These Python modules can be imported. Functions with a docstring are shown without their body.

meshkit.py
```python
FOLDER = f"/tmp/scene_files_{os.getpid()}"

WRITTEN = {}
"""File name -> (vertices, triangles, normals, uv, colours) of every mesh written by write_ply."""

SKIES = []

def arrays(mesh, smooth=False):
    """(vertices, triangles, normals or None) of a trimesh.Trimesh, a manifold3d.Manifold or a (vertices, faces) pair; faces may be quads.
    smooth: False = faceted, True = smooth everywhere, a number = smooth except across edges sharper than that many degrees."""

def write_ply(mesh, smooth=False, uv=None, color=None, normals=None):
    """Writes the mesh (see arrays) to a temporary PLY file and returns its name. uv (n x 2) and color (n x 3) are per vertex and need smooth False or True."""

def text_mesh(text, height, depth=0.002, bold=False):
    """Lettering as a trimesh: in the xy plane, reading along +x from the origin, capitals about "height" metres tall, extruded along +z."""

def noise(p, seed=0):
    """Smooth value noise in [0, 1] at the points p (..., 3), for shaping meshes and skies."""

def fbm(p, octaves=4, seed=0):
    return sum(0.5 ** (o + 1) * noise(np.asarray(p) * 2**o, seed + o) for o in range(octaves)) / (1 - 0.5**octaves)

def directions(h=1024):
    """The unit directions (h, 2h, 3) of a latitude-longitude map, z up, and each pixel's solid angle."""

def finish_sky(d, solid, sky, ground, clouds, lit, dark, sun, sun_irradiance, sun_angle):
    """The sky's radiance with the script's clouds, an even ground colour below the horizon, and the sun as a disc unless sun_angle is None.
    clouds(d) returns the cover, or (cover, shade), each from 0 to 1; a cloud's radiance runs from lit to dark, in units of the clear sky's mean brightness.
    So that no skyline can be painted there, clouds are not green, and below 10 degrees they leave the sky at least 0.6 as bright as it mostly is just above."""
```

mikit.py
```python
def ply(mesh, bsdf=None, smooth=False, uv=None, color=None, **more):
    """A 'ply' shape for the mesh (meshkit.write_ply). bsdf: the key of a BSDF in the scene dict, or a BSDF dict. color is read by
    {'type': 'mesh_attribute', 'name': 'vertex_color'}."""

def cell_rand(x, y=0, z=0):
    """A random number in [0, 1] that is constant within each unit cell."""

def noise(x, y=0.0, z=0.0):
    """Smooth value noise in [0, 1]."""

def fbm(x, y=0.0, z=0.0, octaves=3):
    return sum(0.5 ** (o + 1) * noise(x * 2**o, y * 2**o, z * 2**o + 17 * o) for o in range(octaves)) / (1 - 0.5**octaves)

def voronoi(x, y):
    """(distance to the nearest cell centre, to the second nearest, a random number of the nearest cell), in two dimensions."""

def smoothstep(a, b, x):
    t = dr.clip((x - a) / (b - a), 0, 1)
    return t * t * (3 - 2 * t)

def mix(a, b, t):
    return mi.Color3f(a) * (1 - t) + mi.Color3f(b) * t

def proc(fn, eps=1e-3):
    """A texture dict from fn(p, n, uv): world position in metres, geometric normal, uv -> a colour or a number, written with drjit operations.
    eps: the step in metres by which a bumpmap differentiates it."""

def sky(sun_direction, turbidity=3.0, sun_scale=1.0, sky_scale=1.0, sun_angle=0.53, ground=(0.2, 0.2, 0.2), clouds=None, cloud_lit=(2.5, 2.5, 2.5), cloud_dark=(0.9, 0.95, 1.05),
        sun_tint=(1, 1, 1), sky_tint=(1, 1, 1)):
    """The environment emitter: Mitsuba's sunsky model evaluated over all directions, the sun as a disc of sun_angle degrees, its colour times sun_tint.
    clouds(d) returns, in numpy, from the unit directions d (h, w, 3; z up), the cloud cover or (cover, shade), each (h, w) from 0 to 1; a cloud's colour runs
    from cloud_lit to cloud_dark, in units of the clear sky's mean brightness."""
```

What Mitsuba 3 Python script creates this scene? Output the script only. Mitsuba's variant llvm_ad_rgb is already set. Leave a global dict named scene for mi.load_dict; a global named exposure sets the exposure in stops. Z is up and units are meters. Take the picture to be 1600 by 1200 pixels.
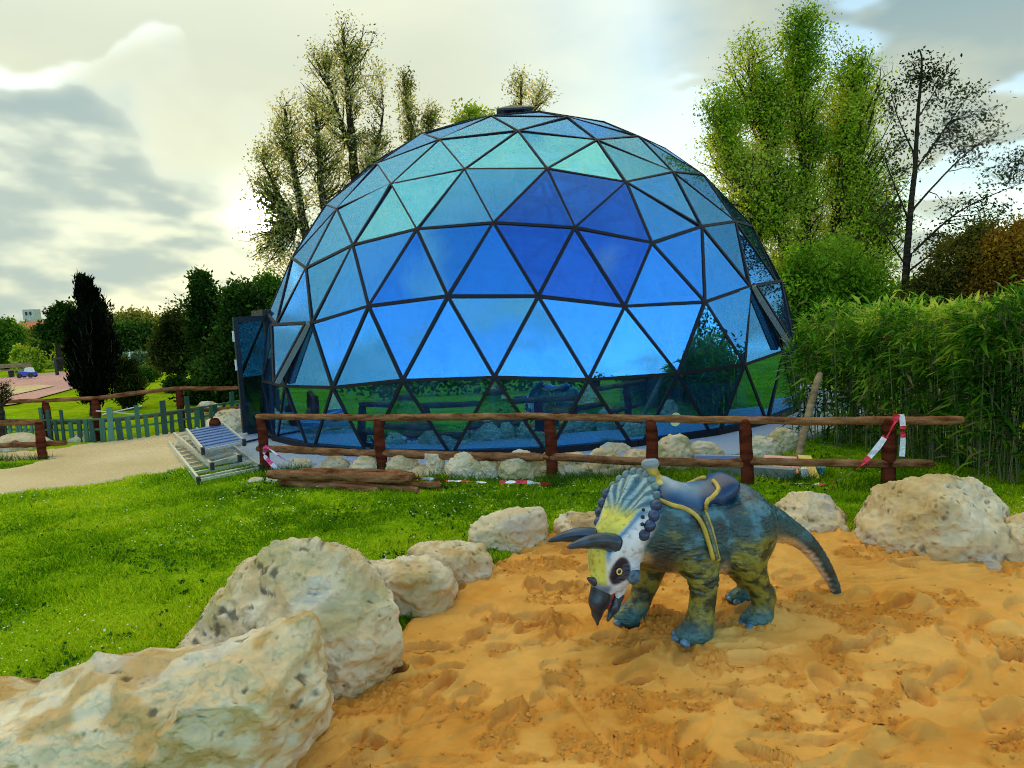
import math
import numpy as np, drjit as dr, mitsuba as mi, trimesh, manifold3d
import mikit, meshkit
from mikit import noise, fbm, voronoi, smoothstep, mix, cell_rand
from meshkit import fbm as nfbm, noise as nnoise
T = mi.ScalarTransform4f
A = np.array
scene, labels = {}, {}

# ------------------------------------------------------------------ camera, sky, exposure
F_PX, PITCH, ROLL = 1150.0, 0.0995, -0.054
cp, sp, cr, sr = math.cos(PITCH), math.sin(PITCH), math.cos(ROLL), math.sin(ROLL)
fwd = A([0, cp, -sp]); right = A([cr, sr * sp, sr * cp]); up = A([-sr, cr * sp, cr * cp])
scene['camera'] = {'type': 'perspective', 'fov': math.degrees(2 * math.atan(800 / F_PX)), 'fov_axis': 'x', 'near_clip': 0.05, 'far_clip': 3000.0,
                   'to_world': T().look_at(origin=[0, 0, 1.7], target=[0, float(fwd[1]), 1.7 + float(fwd[2])], up=[float(a) for a in up])}
SUN = A([-0.305, 0.942, 0.137])


def sky_clouds(d):
    az = np.arctan2(d[..., 0], d[..., 1]); el = np.arcsin(np.clip(d[..., 2], 0, 1))
    hh = 1 / (d[..., 2] + 0.16)
    q = np.stack([d[..., 0] * hh * 1.3, d[..., 1] * hh * 1.3, 0 * hh + 3.3], -1)
    n = nfbm(q * 1.25, 5, 4); fine = nfbm(q * 2.6 + 7, 5, 9)
    # a bank of cloud low in the west, with a ragged top that falls away from the sun
    ln = .62 * nfbm(np.stack([az * 4.2, el * 13 + 1.2 * az, 0 * az + 5.5], -1), 6, 23) + .38 * nfbm(np.stack([az * 11, el * 30 + 3 * az, 0 * az + 2.5], -1), 5, 29)
    rag = nfbm(np.stack([az * 5.0, el * 6, 0 * az], -1), 5, 33) - 0.5
    top = 0.265 + 0.24 * rag - 0.16 * np.clip(az + 0.45, 0, 1) + .05 * np.exp(-((az + .62) / .09) ** 2)
    bank = ss_(-0.02, 0.035, top - el) * ss_(2.2, 1.4, np.abs(az + 0.3))
    bank_shade = (.12 + .88 * ss_(.38, .56, ln)) * ss_(-.012, .06, top - el)
    # a high veil and broken grey layer over the western half, clear sky in the east
    glow = np.exp(-((az + .31) ** 2 + (el - .137) ** 2 * 1.6) / .09)
    west = ss_(-.25, .25, d[..., 1] + .25 * (n - .5))
    right_ = ss_(-.10, .35, az) * ss_(2.6, 1.6, az)
    veil = (.97 - .17 * ss_(.27, .60, el)) * (1 - .30 * right_)
    layer = right_ * ss_(.40, .50, n)
    few = ss_(.66, .76, n) * .7
    cover = np.maximum(west * np.maximum(veil, layer), few)
    lay_shade = right_ * np.clip(.10 + 2.3 * (fine - .42) + .50 * ss_(.05, .6, az), 0, 1) + (1 - right_) * np.clip(.10 + .5 * (fine - .5), 0, 1)
    shade = lay_shade * (1 - bank) + bank * bank_shade
    cover = np.maximum(cover * (1 - bank), bank * (.905 + .085 * bank_shade))
    cover = np.maximum(cover, (.93 + .050 * glow) * ss_(.15, .5, glow) * (1 - .03 * bank))
    zen = ss_(.30, 1.15, el)          # overcast gradient, its unseen zenith made brighter to light the foreground
    low = .55 + .45 * ss_(.19, .42, el)   # far clouds lose contrast in the haze
    ang = np.degrees(np.arccos(np.clip(d @ (SUN / np.linalg.norm(SUN)), -1, 1)))
    cover = cover - .22 * np.exp(-(ang / 2.2) ** 2)
    return cover, np.clip(.74 * (1 - zen) + shade * (.19 * low + .30 * zen), 0, 1)


def ss_(a, b, x): t = np.clip((x - a) / (b - a), 0, 1); return t * t * (3 - 2 * t)


scene['sky'] = mikit.sky(SUN, turbidity=2.6, sun_scale=0.14, sky_scale=1.0, sun_angle=2.4, sun_tint=(1, .95, .8), clouds=sky_clouds,
                         cloud_lit=(3.15, 2.55, 1.08), cloud_dark=(0.05, 0.30, 0.50), sky_tint=(0.85, 1.05, 1.35), ground=(0.15, 0.2, 0.06))
exposure = 4.25

# ------------------------------------------------------------------ materials
def rgb(c): return {'type': 'rgb', 'value': [float(a) for a in c]}
def ref(k): return {'type': 'ref', 'id': k}
VC = {'type': 'mesh_attribute', 'name': 'vertex_color'}
def paint(key, c, rough=.5, metal=0., **kw):
    scene[key] = {'type': 'twosided', 'bsdf': {'type': 'principled', 'base_color': c if isinstance(c, dict) else rgb(c), 'roughness': rough, 'metallic': metal, 'specular': kw.pop('spec', .5), **kw}}
def bumped(key, c, bump, scale, eps=2e-3):
    scene[key] = {'type': 'twosided', 'bsdf': {'type': 'bumpmap', 'arbitrary': mikit.proc(bump, eps), 'scale': scale, 'bsdf': {'type': 'diffuse', 'reflectance': c}}}

scene['leaf_mat'] = {'type': 'principledthin', 'base_color': VC, 'roughness': .5, 'spec_trans': 0., 'diff_trans': 1.15, 'eta': 1.35}
scene['plain_vc'] = {'type': 'twosided', 'bsdf': {'type': 'diffuse', 'reflectance': VC}}
bumped('rock_mat', VC, lambda p, n, uv: fbm(p.x * 34, p.y * 34, p.z * 34, 5), .035)
bumped('sand_mat', VC, lambda p, n, uv: fbm(p.x * 120, p.y * 120, 0, 3), .006, 1e-3)
def ground_col(p, n, uv):
    a = fbm(p.x * .9, p.y * .9, 0, 4); b = fbm(p.x * 9, p.y * 9, 3, 3)
    return mix((.14, .26, .004), (.36, .50, .012), dr.clip(1.7 * (a * .6 + b * .5) - .5, 0, 1))
scene['grass_ground'] = {'type': 'twosided', 'bsdf': {'type': 'diffuse', 'reflectance': mikit.proc(ground_col)}}
def path_col(p, n, uv):
    a = fbm(p.x * 1.3, p.y * 1.3, 0, 3); b = noise(p.x * 70, p.y * 70, 0)
    return mix((.62, .45, .20), (.86, .68, .38), dr.clip(a * .8 + b * .5 - .2, 0, 1))
bumped('path_mat', mikit.proc(path_col), lambda p, n, uv: fbm(p.x * 55, p.y * 55, 0, 3), .012)
def slab_col(p, n, uv):
    a = fbm(p.x * 1.1, p.y * 1.1, 0, 4); b = fbm(p.x * 30, p.y * 30, 0, 2)
    return mix((.34, .46, .58), (.58, .66, .70), dr.clip(a * .9 + b * .4 - .2, 0, 1))
scene['slab_mat'] = {'type': 'twosided', 'bsdf': {'type': 'roughplastic', 'int_ior': 1.3, 'diffuse_reflectance': mikit.proc(slab_col), 'alpha': .45}}
def wood(c1, c2):
    def f(p, n, uv):
        g = fbm(p.x * 7, p.y * 7, p.z * 26, 3); k = noise(p.x * 60, p.y * 60, p.z * 60)
        return mix(c1, c2, dr.clip(1.5 * g + .35 * k - .45, 0, 1))
    return f
bumped('rail_wood', mikit.proc(wood((.09, .028, .010), (.42, .20, .085))), lambda p, n, uv: fbm(p.x * 9, p.y * 9, p.z * 60, 3), .012)
bumped('post_wood', mikit.proc(wood((.05, .010, .006), (.19, .045, .02))), lambda p, n, uv: fbm(p.x * 60, p.y * 60, p.z * 8, 3), .012)
bumped('bark', mikit.proc(wood((.018, .014, .010), (.07, .055, .035))), lambda p, n, uv: fbm(p.x * 25, p.y * 25, p.z * 6, 3), .03)
bumped('dull_wood', mikit.proc(wood((.16, .10, .05), (.42, .30, .15))), lambda p, n, uv: fbm(p.x * 40, p.y * 40, p.z * 9, 3), .008)
paint('seal_mat', (.006, .007, .012), .55, spec=.25)
paint('strut_mat', (.10, .13, .07), .7, spec=.3)
paint('black_mat', (.010, .011, .013), .5)
paint('alu', (.75, .74, .62), .35, .75)
paint('sky_tint_tread', (.10, .20, .42), .35, .3)  # aluminium treads, the blue of the reflected sky put into their colour
paint('picket_a', (.04, .14, .07), .7); paint('picket_b', (.09, .22, .14), .7); paint('picket_c', (.02, .07, .05), .7)
paint('white', (.75, .74, .66), .5); paint('red_tape', (.75, .02, .05), .4); paint('white_tape', (.82, .78, .80), .4); paint('pink_tape', (.85, .06, .22), .4)
paint('alu_grey', (.28, .32, .32), .45, .3); paint('sticker_mat', (.80, .78, .36), .5)
paint('edging_mat', (.22, .26, .25), .7); paint('edging_mat2', (.26, .33, .52), .6); paint('ramp_pink', (.85, .40, .28), .5); paint('ramp_yellow', (.82, .56, .12), .5); paint('basin_blue', (.05, .33, .55), .4); paint('basin_rim', (.35, .60, .50), .4)
paint('tongue_mat', (.40,.035,.03), .35); paint('eye_mat', (.012,.012,.02), .12, spec=.6)
paint('tower_mat', (.42, .42, .38), .9); paint('wall_mat', (.62, .60, .52), .9); paint('roof_mat', (.48, .16, .06), .9); paint('kart_blue', (.03, .06, .40), .4); paint('cane_mat', (.12, .14, .04), .6)
scene['petal_mat'] = {'type': 'twosided', 'bsdf': {'type': 'diffuse', 'reflectance': rgb((.80, .80, .72))}}
paint('vc_gloss', VC, .3, spec=.5, clearcoat=.25, clearcoat_gloss=.8)
scene['dino_skin'] = {'type': 'twosided', 'bsdf': {'type': 'bumpmap', 'arbitrary': mikit.proc(lambda p, n, uv: fbm(p.x * 42, p.y * 42, p.z * 95, 3) * .7 + fbm(p.x * 150, p.y * 150, p.z * 150, 2) * .3, 1.5e-3), 'scale': .012,
    'bsdf': {'type': 'principled', 'base_color': VC, 'roughness': .24, 'specular': .7}}}
paint('dino_dark', VC, .28, spec=.6)
# coated dome glass: a clear sheet and a blue mirror film share the pane
def dirt(p, n, uv):
    return .035 + .05 * smoothstep(.5, .75, fbm(p.x * 2.2, p.y * 2.2, p.z * 5, 4)) + .05 * smoothstep(.55, .8, noise(p.x * 9, p.y * 9, p.z * 1.5))
scene['dust'] = {'type': 'diffuse', 'reflectance': rgb((.10, .22, .40))}
for i_, (t1_, w1_) in enumerate((((.008, .43, 1.0), .75), ((.006, .40, 1.0), .77), ((.010, .46, 1.0), .73), ((.004, .27, 1.0), .78))):
    scene[f'film_{i_}'] = {'type': 'blendbsdf', 'weight': w1_,
        'a': {'type': 'thindielectric', 'int_ior': 2.5, 'ext_ior': 1.0, 'specular_transmittance': rgb((.07, .42, .55))},
        'b': {'type': 'thindielectric', 'int_ior': 11.0 if i_ < 3 else 5.5, 'ext_ior': 1.0, 'specular_reflectance': rgb(t1_), 'specular_transmittance': rgb((.05, .25, .9) if i_ < 3 else (.08, .34, 1.0))}}
    scene[f'dome_glass_{i_}'] = {'type': 'twosided', 'bsdf': scene['dust']} if False else {'type': 'blendbsdf', 'weight': mikit.proc(dirt), 'a': scene.pop(f'film_{i_}'), 'b': {'type': 'twosided', 'bsdf': scene['dust']}}
scene.pop('dust')
scene['door_glass'] = {'type': 'blendbsdf', 'weight': .05, 'a': {'type': 'thindielectric', 'int_ior': 1.6, 'ext_ior': 1.0, 'specular_reflectance': rgb((.4, .8, .7)), 'specular_transmittance': rgb((.03, .07, .06))}, 'b': {'type': 'twosided', 'bsdf': {'type': 'diffuse', 'reflectance': rgb((.1, .14, .12))}}}

# ------------------------------------------------------------------ helpers
counts = {}
def add(key, mesh, m, smooth=False, color=None):
    """One entry of the scene; a key that is taken gets _001, _002 ..."""
    n = counts.get(key, 0); counts[key] = n + 1
    k = key if n == 0 else f'{key}_{n:03d}'
    scene[k] = mikit.ply(mesh, m, smooth, color=color)
    return k
def name(key):
    n = counts.get(key, 0); counts[key] = n + 1
    return key if n == 0 else f'{key}_{n:03d}'
def tag(k, label=None, cat=None, group=None, kind=None):
    labels[k] = {a: b for a, b in (('label', label), ('category', cat), ('group', group), ('kind', kind)) if b}
    return k
def cat(ms): return trimesh.util.concatenate(ms)
def box(size, c=(0, 0, 0), R=None):
    m = trimesh.creation.box(size)
    if R is not None: m.vertices = m.vertices @ A(R).T
    m.vertices += A(c); return m
def unit(v): v = A(v, float); return v / (np.linalg.norm(v, axis=-1, keepdims=True) + 1e-12)
def rz(a): c, s = math.cos(a), math.sin(a); return A([[c, -s, 0], [s, c, 0], [0, 0, 1.]])
def frame(a, b, hint=(0, 0, 1)):
    z = unit(A(b, float) - A(a, float)); x = np.cross(hint, z)
    if np.linalg.norm(x) < 1e-6: x = A([1., 0, 0])
    x = unit(x); return np.stack([x, np.cross(z, x), z], 1)
def beam(a, b, w, h, hint=(0, 0, 1)):
    """square bar from a to b: w across, h along the hint"""
    a, b = A(a, float), A(b, float); return box((w, h, np.linalg.norm(b - a)), (a + b) / 2, frame(a, b, hint))
def tubes(P, Rr, sides=5, cap=True):
    """P (n,k,3), Rr (n,k): n tapered tubes in one mesh"""
    P = A(P, float); Rr = A(Rr, float)
    if P.ndim == 2: P, Rr = P[None], np.broadcast_to(Rr, P.shape[:1])[None]
    n, k, _ = P.shape
    t = unit(np.gradient(P, axis=1)); hint = np.where(np.abs(t[..., 2:]) < .9, [0, 0, 1.], [1., 0, 0])
    x = unit(np.cross(hint, t)); y = np.cross(t, x)
    a = np.arange(sides) * 2 * np.pi / sides
    v = P[:, :, None] + Rr[:, :, None, None] * (np.cos(a)[:, None] * x[:, :, None] + np.sin(a)[:, None] * y[:, :, None])
    i, j, s = np.meshgrid(np.arange(n), np.arange(k - 1), np.arange(sides), indexing='ij')
    o = lambda j, s: (i * k + j) * sides + s % sides
    f = np.concatenate([np.stack([o(j, s), o(j, s + 1), o(j + 1, s + 1)], -1).reshape(-1, 3), np.stack([o(j, s), o(j + 1, s + 1), o(j + 1, s)], -1).reshape(-1, 3)])
    v = v.reshape(-1, 3)
    if cap:
        c = len(v); v = np.vstack([v, P[:, 0], P[:, -1]]); ii, ss = np.meshgrid(np.arange(n), np.arange(sides), indexing='ij')
        f = np.vstack([f, np.stack([ii * k * sides + (ss + 1) % sides, ii * k * sides + ss, c + ii], -1).reshape(-1, 3),
                       np.stack([(ii * k + k - 1) * sides + ss, (ii * k + k - 1) * sides + (ss + 1) % sides, c + n + ii], -1).reshape(-1, 3)])
    return trimesh.Trimesh(v, f, process=False)
def curve(pts, n=16):
    pts = A(pts, float); m = len(pts); u = np.linspace(0, m - 1, n); i = np.clip(u.astype(int), 0, m - 2); t = (u - i)[:, None]
    g = lambda j: pts[np.clip(j, 0, m - 1)]
    p0, p1, p2, p3 = g(i - 1), g(i), g(i + 1), g(i + 2)
    return .5 * (2 * p1 + (p2 - p0) * t + (2 * p0 - 5 * p1 + 4 * p2 - p3) * t ** 2 + (3 * p1 - p0 - 3 * p2 + p3) * t ** 3)
def log(a, b, r, seed=0, k=14, sides=10, wob=.10):
    """a round pole, slightly uneven"""
    rng = np.random.default_rng(seed); a, b = A(a, float), A(b, float); t = np.linspace(0, 1, k)[:, None]
    p = a + (b - a) * t + np.cumsum(rng.normal(0, r * .07, (k, 3)), 0) * (np.sin(t * np.pi))
    rr = r * (1 + wob * (rng.random(k) - .5)); rr[0] *= .82; rr[-1] *= .82
    e = unit(b - a) * .012; p = np.vstack([p[:1] - e, p, p[-1:] + e]); rr = np.concatenate([rr[:1] * .75, rr, rr[-1:] * .75])
    m = tubes(p, rr, sides); m.vertices += (nnoise(m.vertices * 14, seed) - .5)[:, None] * r * .25; return m
def poly_sd(x, y, poly):
    """signed distance to a polygon, negative inside"""
    p = A(poly, float); q = np.roll(p, -1, 0); d = np.full(x.shape, 1e9); ins = np.zeros(x.shape, bool)
    for a, b in zip(p, q):
        ex, ey = b - a; wx, wy = x - a[0], y - a[1]; t = np.clip((wx * ex + wy * ey) / (ex * ex + ey * ey + 1e-12), 0, 1)
        d = np.minimum(d, np.hypot(wx - ex * t, wy - ey * t))
        ins ^= ((a[1] > y) != (b[1] > y)) & (x < (b[0] - a[0]) * (y - a[1]) / (b[1] - a[1] + 1e-12) + a[0])
    return np.where(ins, -d, d)
def ss(a, b, x): t = np.clip((x - a) / (b - a), 0, 1); return t * t * (3 - 2 * t)
def grid(x, y, z):
    ny, nx = z.shape; i, j = np.meshgrid(np.arange(ny - 1), np.arange(nx - 1), indexing='ij'); a = (i * nx + j).ravel()
    return trimesh.Trimesh(np.stack([x, y, z], -1).reshape(-1, 3), np.vstack([np.stack([a, a + 1, a + nx + 1], 1), np.stack([a, a + nx + 1, a + nx], 1)]), process=False)
def lerp(a, b, t): return A(a) * (1 - t[..., None]) + A(b) * t[..., None]
def surface_nets(f, o, h):
    """the zero surface of the field f (negative inside) on a grid with origin o and step h"""
    s = f < 0; nx, ny, nz = A(f.shape) - 1
    cnt = np.zeros((nx, ny, nz), np.int8)
    for a in (0, 1):
        for b in (0, 1):
            for c in (0, 1): cnt += s[a:a + nx, b:b + ny, c:c + nz]
    I = np.argwhere((cnt > 0) & (cnt < 8)); idx = np.full((nx, ny, nz), -1); idx[tuple(I.T)] = np.arange(len(I))
    pos = np.zeros((len(I), 3)); num = np.zeros(len(I))
    K = A([[a, b, c] for a in (0, 1) for b in (0, 1) for c in (0, 1)])
    for a in range(8):
        for b in range(a + 1, 8):
            if np.abs(K[a] - K[b]).sum() == 1:
                fa, fb = f[tuple((I + K[a]).T)], f[tuple((I + K[b]).T)]; m = (fa < 0) != (fb < 0)
                t = np.where(m, fa / np.where(m, fa - fb, 1), 0)
                pos += np.where(m[:, None], K[a] + (K[b] - K[a]) * t[:, None], 0); num += m
    v = (I + pos / num[:, None]) * h + o
    quads = []
    for ax in range(3):
        u, w = (ax + 1) % 3, (ax + 2) % 3
        sl = [slice(None)] * 3; sl[ax] = slice(0, -1); s0 = s[tuple(sl)]; sl[ax] = slice(1, None); s1 = s[tuple(sl)]
        e = np.argwhere(s0 != s1); e = e[(e[:, u] > 0) & (e[:, w] > 0) & (e[:, u] < f.shape[u] - 1) & (e[:, w] < f.shape[w] - 1)]
        du, dw = np.eye(3, dtype=int)[u], np.eye(3, dtype=int)[w]
        q = np.stack([idx[tuple((e - du - dw).T)], idx[tuple((e - dw).T)], idx[tuple(e.T)], idx[tuple((e - du).T)]], 1)
        q[~s0[tuple(e.T)]] = q[~s0[tuple(e.T)]][:, ::-1]; quads.append(q)
    q = np.vstack(quads)
    return trimesh.Trimesh(v, np.vstack([q[:, [0, 1, 2]], q[:, [0, 2, 3]]]), process=False)
class Field:
    """a signed distance field on a grid, built by smooth unions"""
    def __init__(s, lo, hi, h):
        s.o, s.h = A(lo, float), h; s.n = np.ceil((A(hi) - s.o) / h).astype(int) + 1; s.f = np.full(s.n, 1.0)
    def block(s, lo, hi):
        i0 = np.clip(np.floor((lo - s.o) / s.h).astype(int), 0, s.n); i1 = np.clip(np.ceil((hi - s.o) / s.h).astype(int) + 1, 0, s.n)
        g = [s.o[k] + np.arange(i0[k], i1[k]) * s.h for k in range(3)]
        X = np.stack(np.meshgrid(*g, indexing='ij'), -1); return tuple(slice(a, b) for a, b in zip(i0, i1)), X
    def put(s, sl, d, k, sub=False):
        a = s.f[sl]
        if sub: d = -d; t = np.maximum(k - np.abs(a - d), 0) / k; s.f[sl] = np.maximum(a, d) + t * t * k / 4
        else: t = np.maximum(k - np.abs(a - d), 0) / k; s.f[sl] = np.minimum(a, d) - t * t * k / 4
    def cone(s, a, b, ra, rb, k=.03, sub=False):
        a, b = A(a, float), A(b, float); m = max(ra, rb) + k + .03
        sl, X = s.block(np.minimum(a, b) - m, np.maximum(a, b) + m)
        if X.size == 0: return
        t = np.clip(((X - a) @ (b - a)) / ((b - a) @ (b - a) + 1e-12), 0, 1)
        s.put(sl, np.linalg.norm(X - a - t[..., None] * (b - a), axis=-1) - (ra + (rb - ra) * t), k, sub)
    def ell(s, c, r, R=None, k=.03, sub=False):
        c, r = A(c, float), A(r, float); m = r.max() + k + .03
        sl, X = s.block(c - m, c + m)
        if X.size == 0: return
        Y = (X - c) if R is None else (X - c) @ A(R)
        k0 = np.linalg.norm(Y / r, axis=-1); k1 = np.linalg.norm(Y / r ** 2, axis=-1)
        s.put(sl, k0 * (k0 - 1) / (k1 + 1e-9), k, sub)
    def chain(s, pts, k=.03):
        for (a, ra), (b, rb) in zip(pts, pts[1:]): s.cone(a, b, ra, rb, k)
    def limb(s, pts, k=.008, n=16):
        c = curve(A([[*p, r] for p, r in pts]), n)
        for a, b in zip(c, c[1:]): s.cone(a[:3], b[:3], a[3], b[3], k)
    def mesh(s): return surface_nets(s.f, s.o, s.h)
    def at(s, p):
        q = (A(p) - s.o) / s.h; i = np.clip(np.floor(q).astype(int), 0, s.n - 2); t = q - i; r = 0
        for a, b, c in np.ndindex(2, 2, 2):
            r = r + s.f[i[..., 0] + a, i[..., 1] + b, i[..., 2] + c] * np.where(a, t[..., 0], 1 - t[..., 0]) * np.where(b, t[..., 1], 1 - t[..., 1]) * np.where(c, t[..., 2], 1 - t[..., 2])
        return r
def dsphere(c, r, sub=2, sq=(1, 1, 1), R=None):
    m = trimesh.creation.icosphere(sub, 1.0); m.vertices *= A(sq) * r
    if R is not None: m.vertices = m.vertices @ A(R).T
    m.vertices += A(c); return m
def terr(x, y): return -.012 * np.clip(A(y) - 12.5, 0, 80)

# ------------------------------------------------------------------ ground sheets
SAND = [(-0.976, 2.560), (-0.951, 2.754), (-0.940, 3.216), (-0.682, 3.744), (-0.502, 4.386), (-0.195, 4.794), (0.181, 5.437), (0.628, 5.520), (1.893, 5.336), (2.336, 5.008), (2.472, 4.555), (3.149, 4.470), (4.2, 4.3), (5.0, 3.6), (5, .5), (-.9, .5)]
PATH = [(-7.100, 7.504), (-5.673, 7.943), (-4.917, 8.218), (-4.353, 8.709), (-3.887, 8.700), (-3.697, 9.420), (-3.825, 10.631), (-4.840, 13.233), (-5.382, 12.193), (-6.512, 11.337), (-7.079, 10.817), (-8.198, 10.786), (-7.772, 10.211), (-6.676, 10.184), (-6.301, 10.083), (-6.736, 9.489), (-8.387, 8.914)]
DC = A([.288, 12.731, .45]); DR = 4.417
def slab_sd(x, y): return np.hypot(x - DC[0], y - DC[1]) - 5.2
ang = np.linspace(0, 2 * np.pi, 181)[:-1]; rr = .6 * 1.062 ** np.arange(0, 122)
gx, gy = rr[:, None] * np.cos(ang), rr[:, None] * np.sin(ang)
m = grid(np.hstack([gx, gx[:, :1]]), np.hstack([gy, gy[:, :1]]), terr(np.hstack([gx, gx[:, :1]]), np.hstack([gy, gy[:, :1]])) - .09)
hub = len(m.vertices); row = np.arange(180)
m = trimesh.Trimesh(np.vstack([m.vertices, [0, 0, -.09]]), np.vstack([m.faces, np.stack([row, row + 1, 0 * row + hub], 1)]), process=False)
tag(add('ground', m, 'grass_ground', True), 'grassy park ground reaching to the horizon', kind='structure')

x, y = np.meshgrid(np.arange(-11, 6.5, .06), np.arange(1.5, 20, .06)); q = np.stack([x, y, 0 * x], -1)
lawn_rel = .045 * (nfbm(q * 1.3, 3, 5) - .5) + .035 * (nfbm(q * 6, 3, 6) - .5)
edge = np.minimum(np.minimum(poly_sd(x, y, SAND) + .10 * (nfbm(q * 5, 3, 8) - .5), slab_sd(x, y)), poly_sd(x, y, PATH) + .30 * (nfbm(q * 3, 3, 3) - .5))
z = terr(x, y) + lawn_rel - .14 * ss(.06, -.06, edge) - .10 * ss(2, 3.5, x - 2.8 - .0 * y) * 0
lx0, ly0, LAWN_Z = x[0, 0], y[0, 0], z
def lawn_z(px, py):
    i = np.clip(((py - ly0) / .06).astype(int), 0, LAWN_Z.shape[0] - 1); j = np.clip(((px - lx0) / .06).astype(int), 0, LAWN_Z.shape[1] - 1); return LAWN_Z[i, j]
tag(add('lawn', grid(x, y, z), 'grass_ground', True), 'uneven mown lawn between the boulders and the dome', kind='structure')

x, y = np.meshgrid(np.arange(-12, -2.2, .045), np.arange(7.2, 13.5, .045)); q = np.stack([x, y, 0 * x], -1)
e = poly_sd(x, y, PATH) + .30 * (nfbm(q * 3, 3, 3) - .5)
z = .012 + .03 * (nfbm(q * 2, 4, 12) - .5) + .012 * (nnoise(q * 22, 2) - .5) - .2 * ss(-.02, .12, e) - .012 * np.clip(y - 12.5, 0, 9)
tag(add('gravel_path', grid(x, y, z), 'path_mat', True), 'pale sandy gravel path curving past the ladders', kind='structure')
a = np.linspace(0, 2 * np.pi, 97)[:-1]
prof = [(5.30, -.2), (5.30, .02), (5.27, .045), (0.001, .05)]
v = np.vstack([np.stack([DC[0] + r * np.cos(a), DC[1] + r * np.sin(a), 0 * a + zz], 1) for r, zz in prof])
i, j = np.meshgrid(np.arange(3), np.arange(96), indexing='ij'); j2 = (j + 1) % 96
f = np.vstack([np.stack([i * 96 + j, i * 96 + j2, (i + 1) * 96 + j2], -1).reshape(-1, 3), np.stack([i * 96 + j, (i + 1) * 96 + j2, (i + 1) * 96 + j], -1).reshape(-1, 3)])
tag(add('slab', trimesh.Trimesh(v, f, process=False), 'slab_mat'), 'pale blue grey concrete slab under the glass dome', kind='structure')

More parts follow.
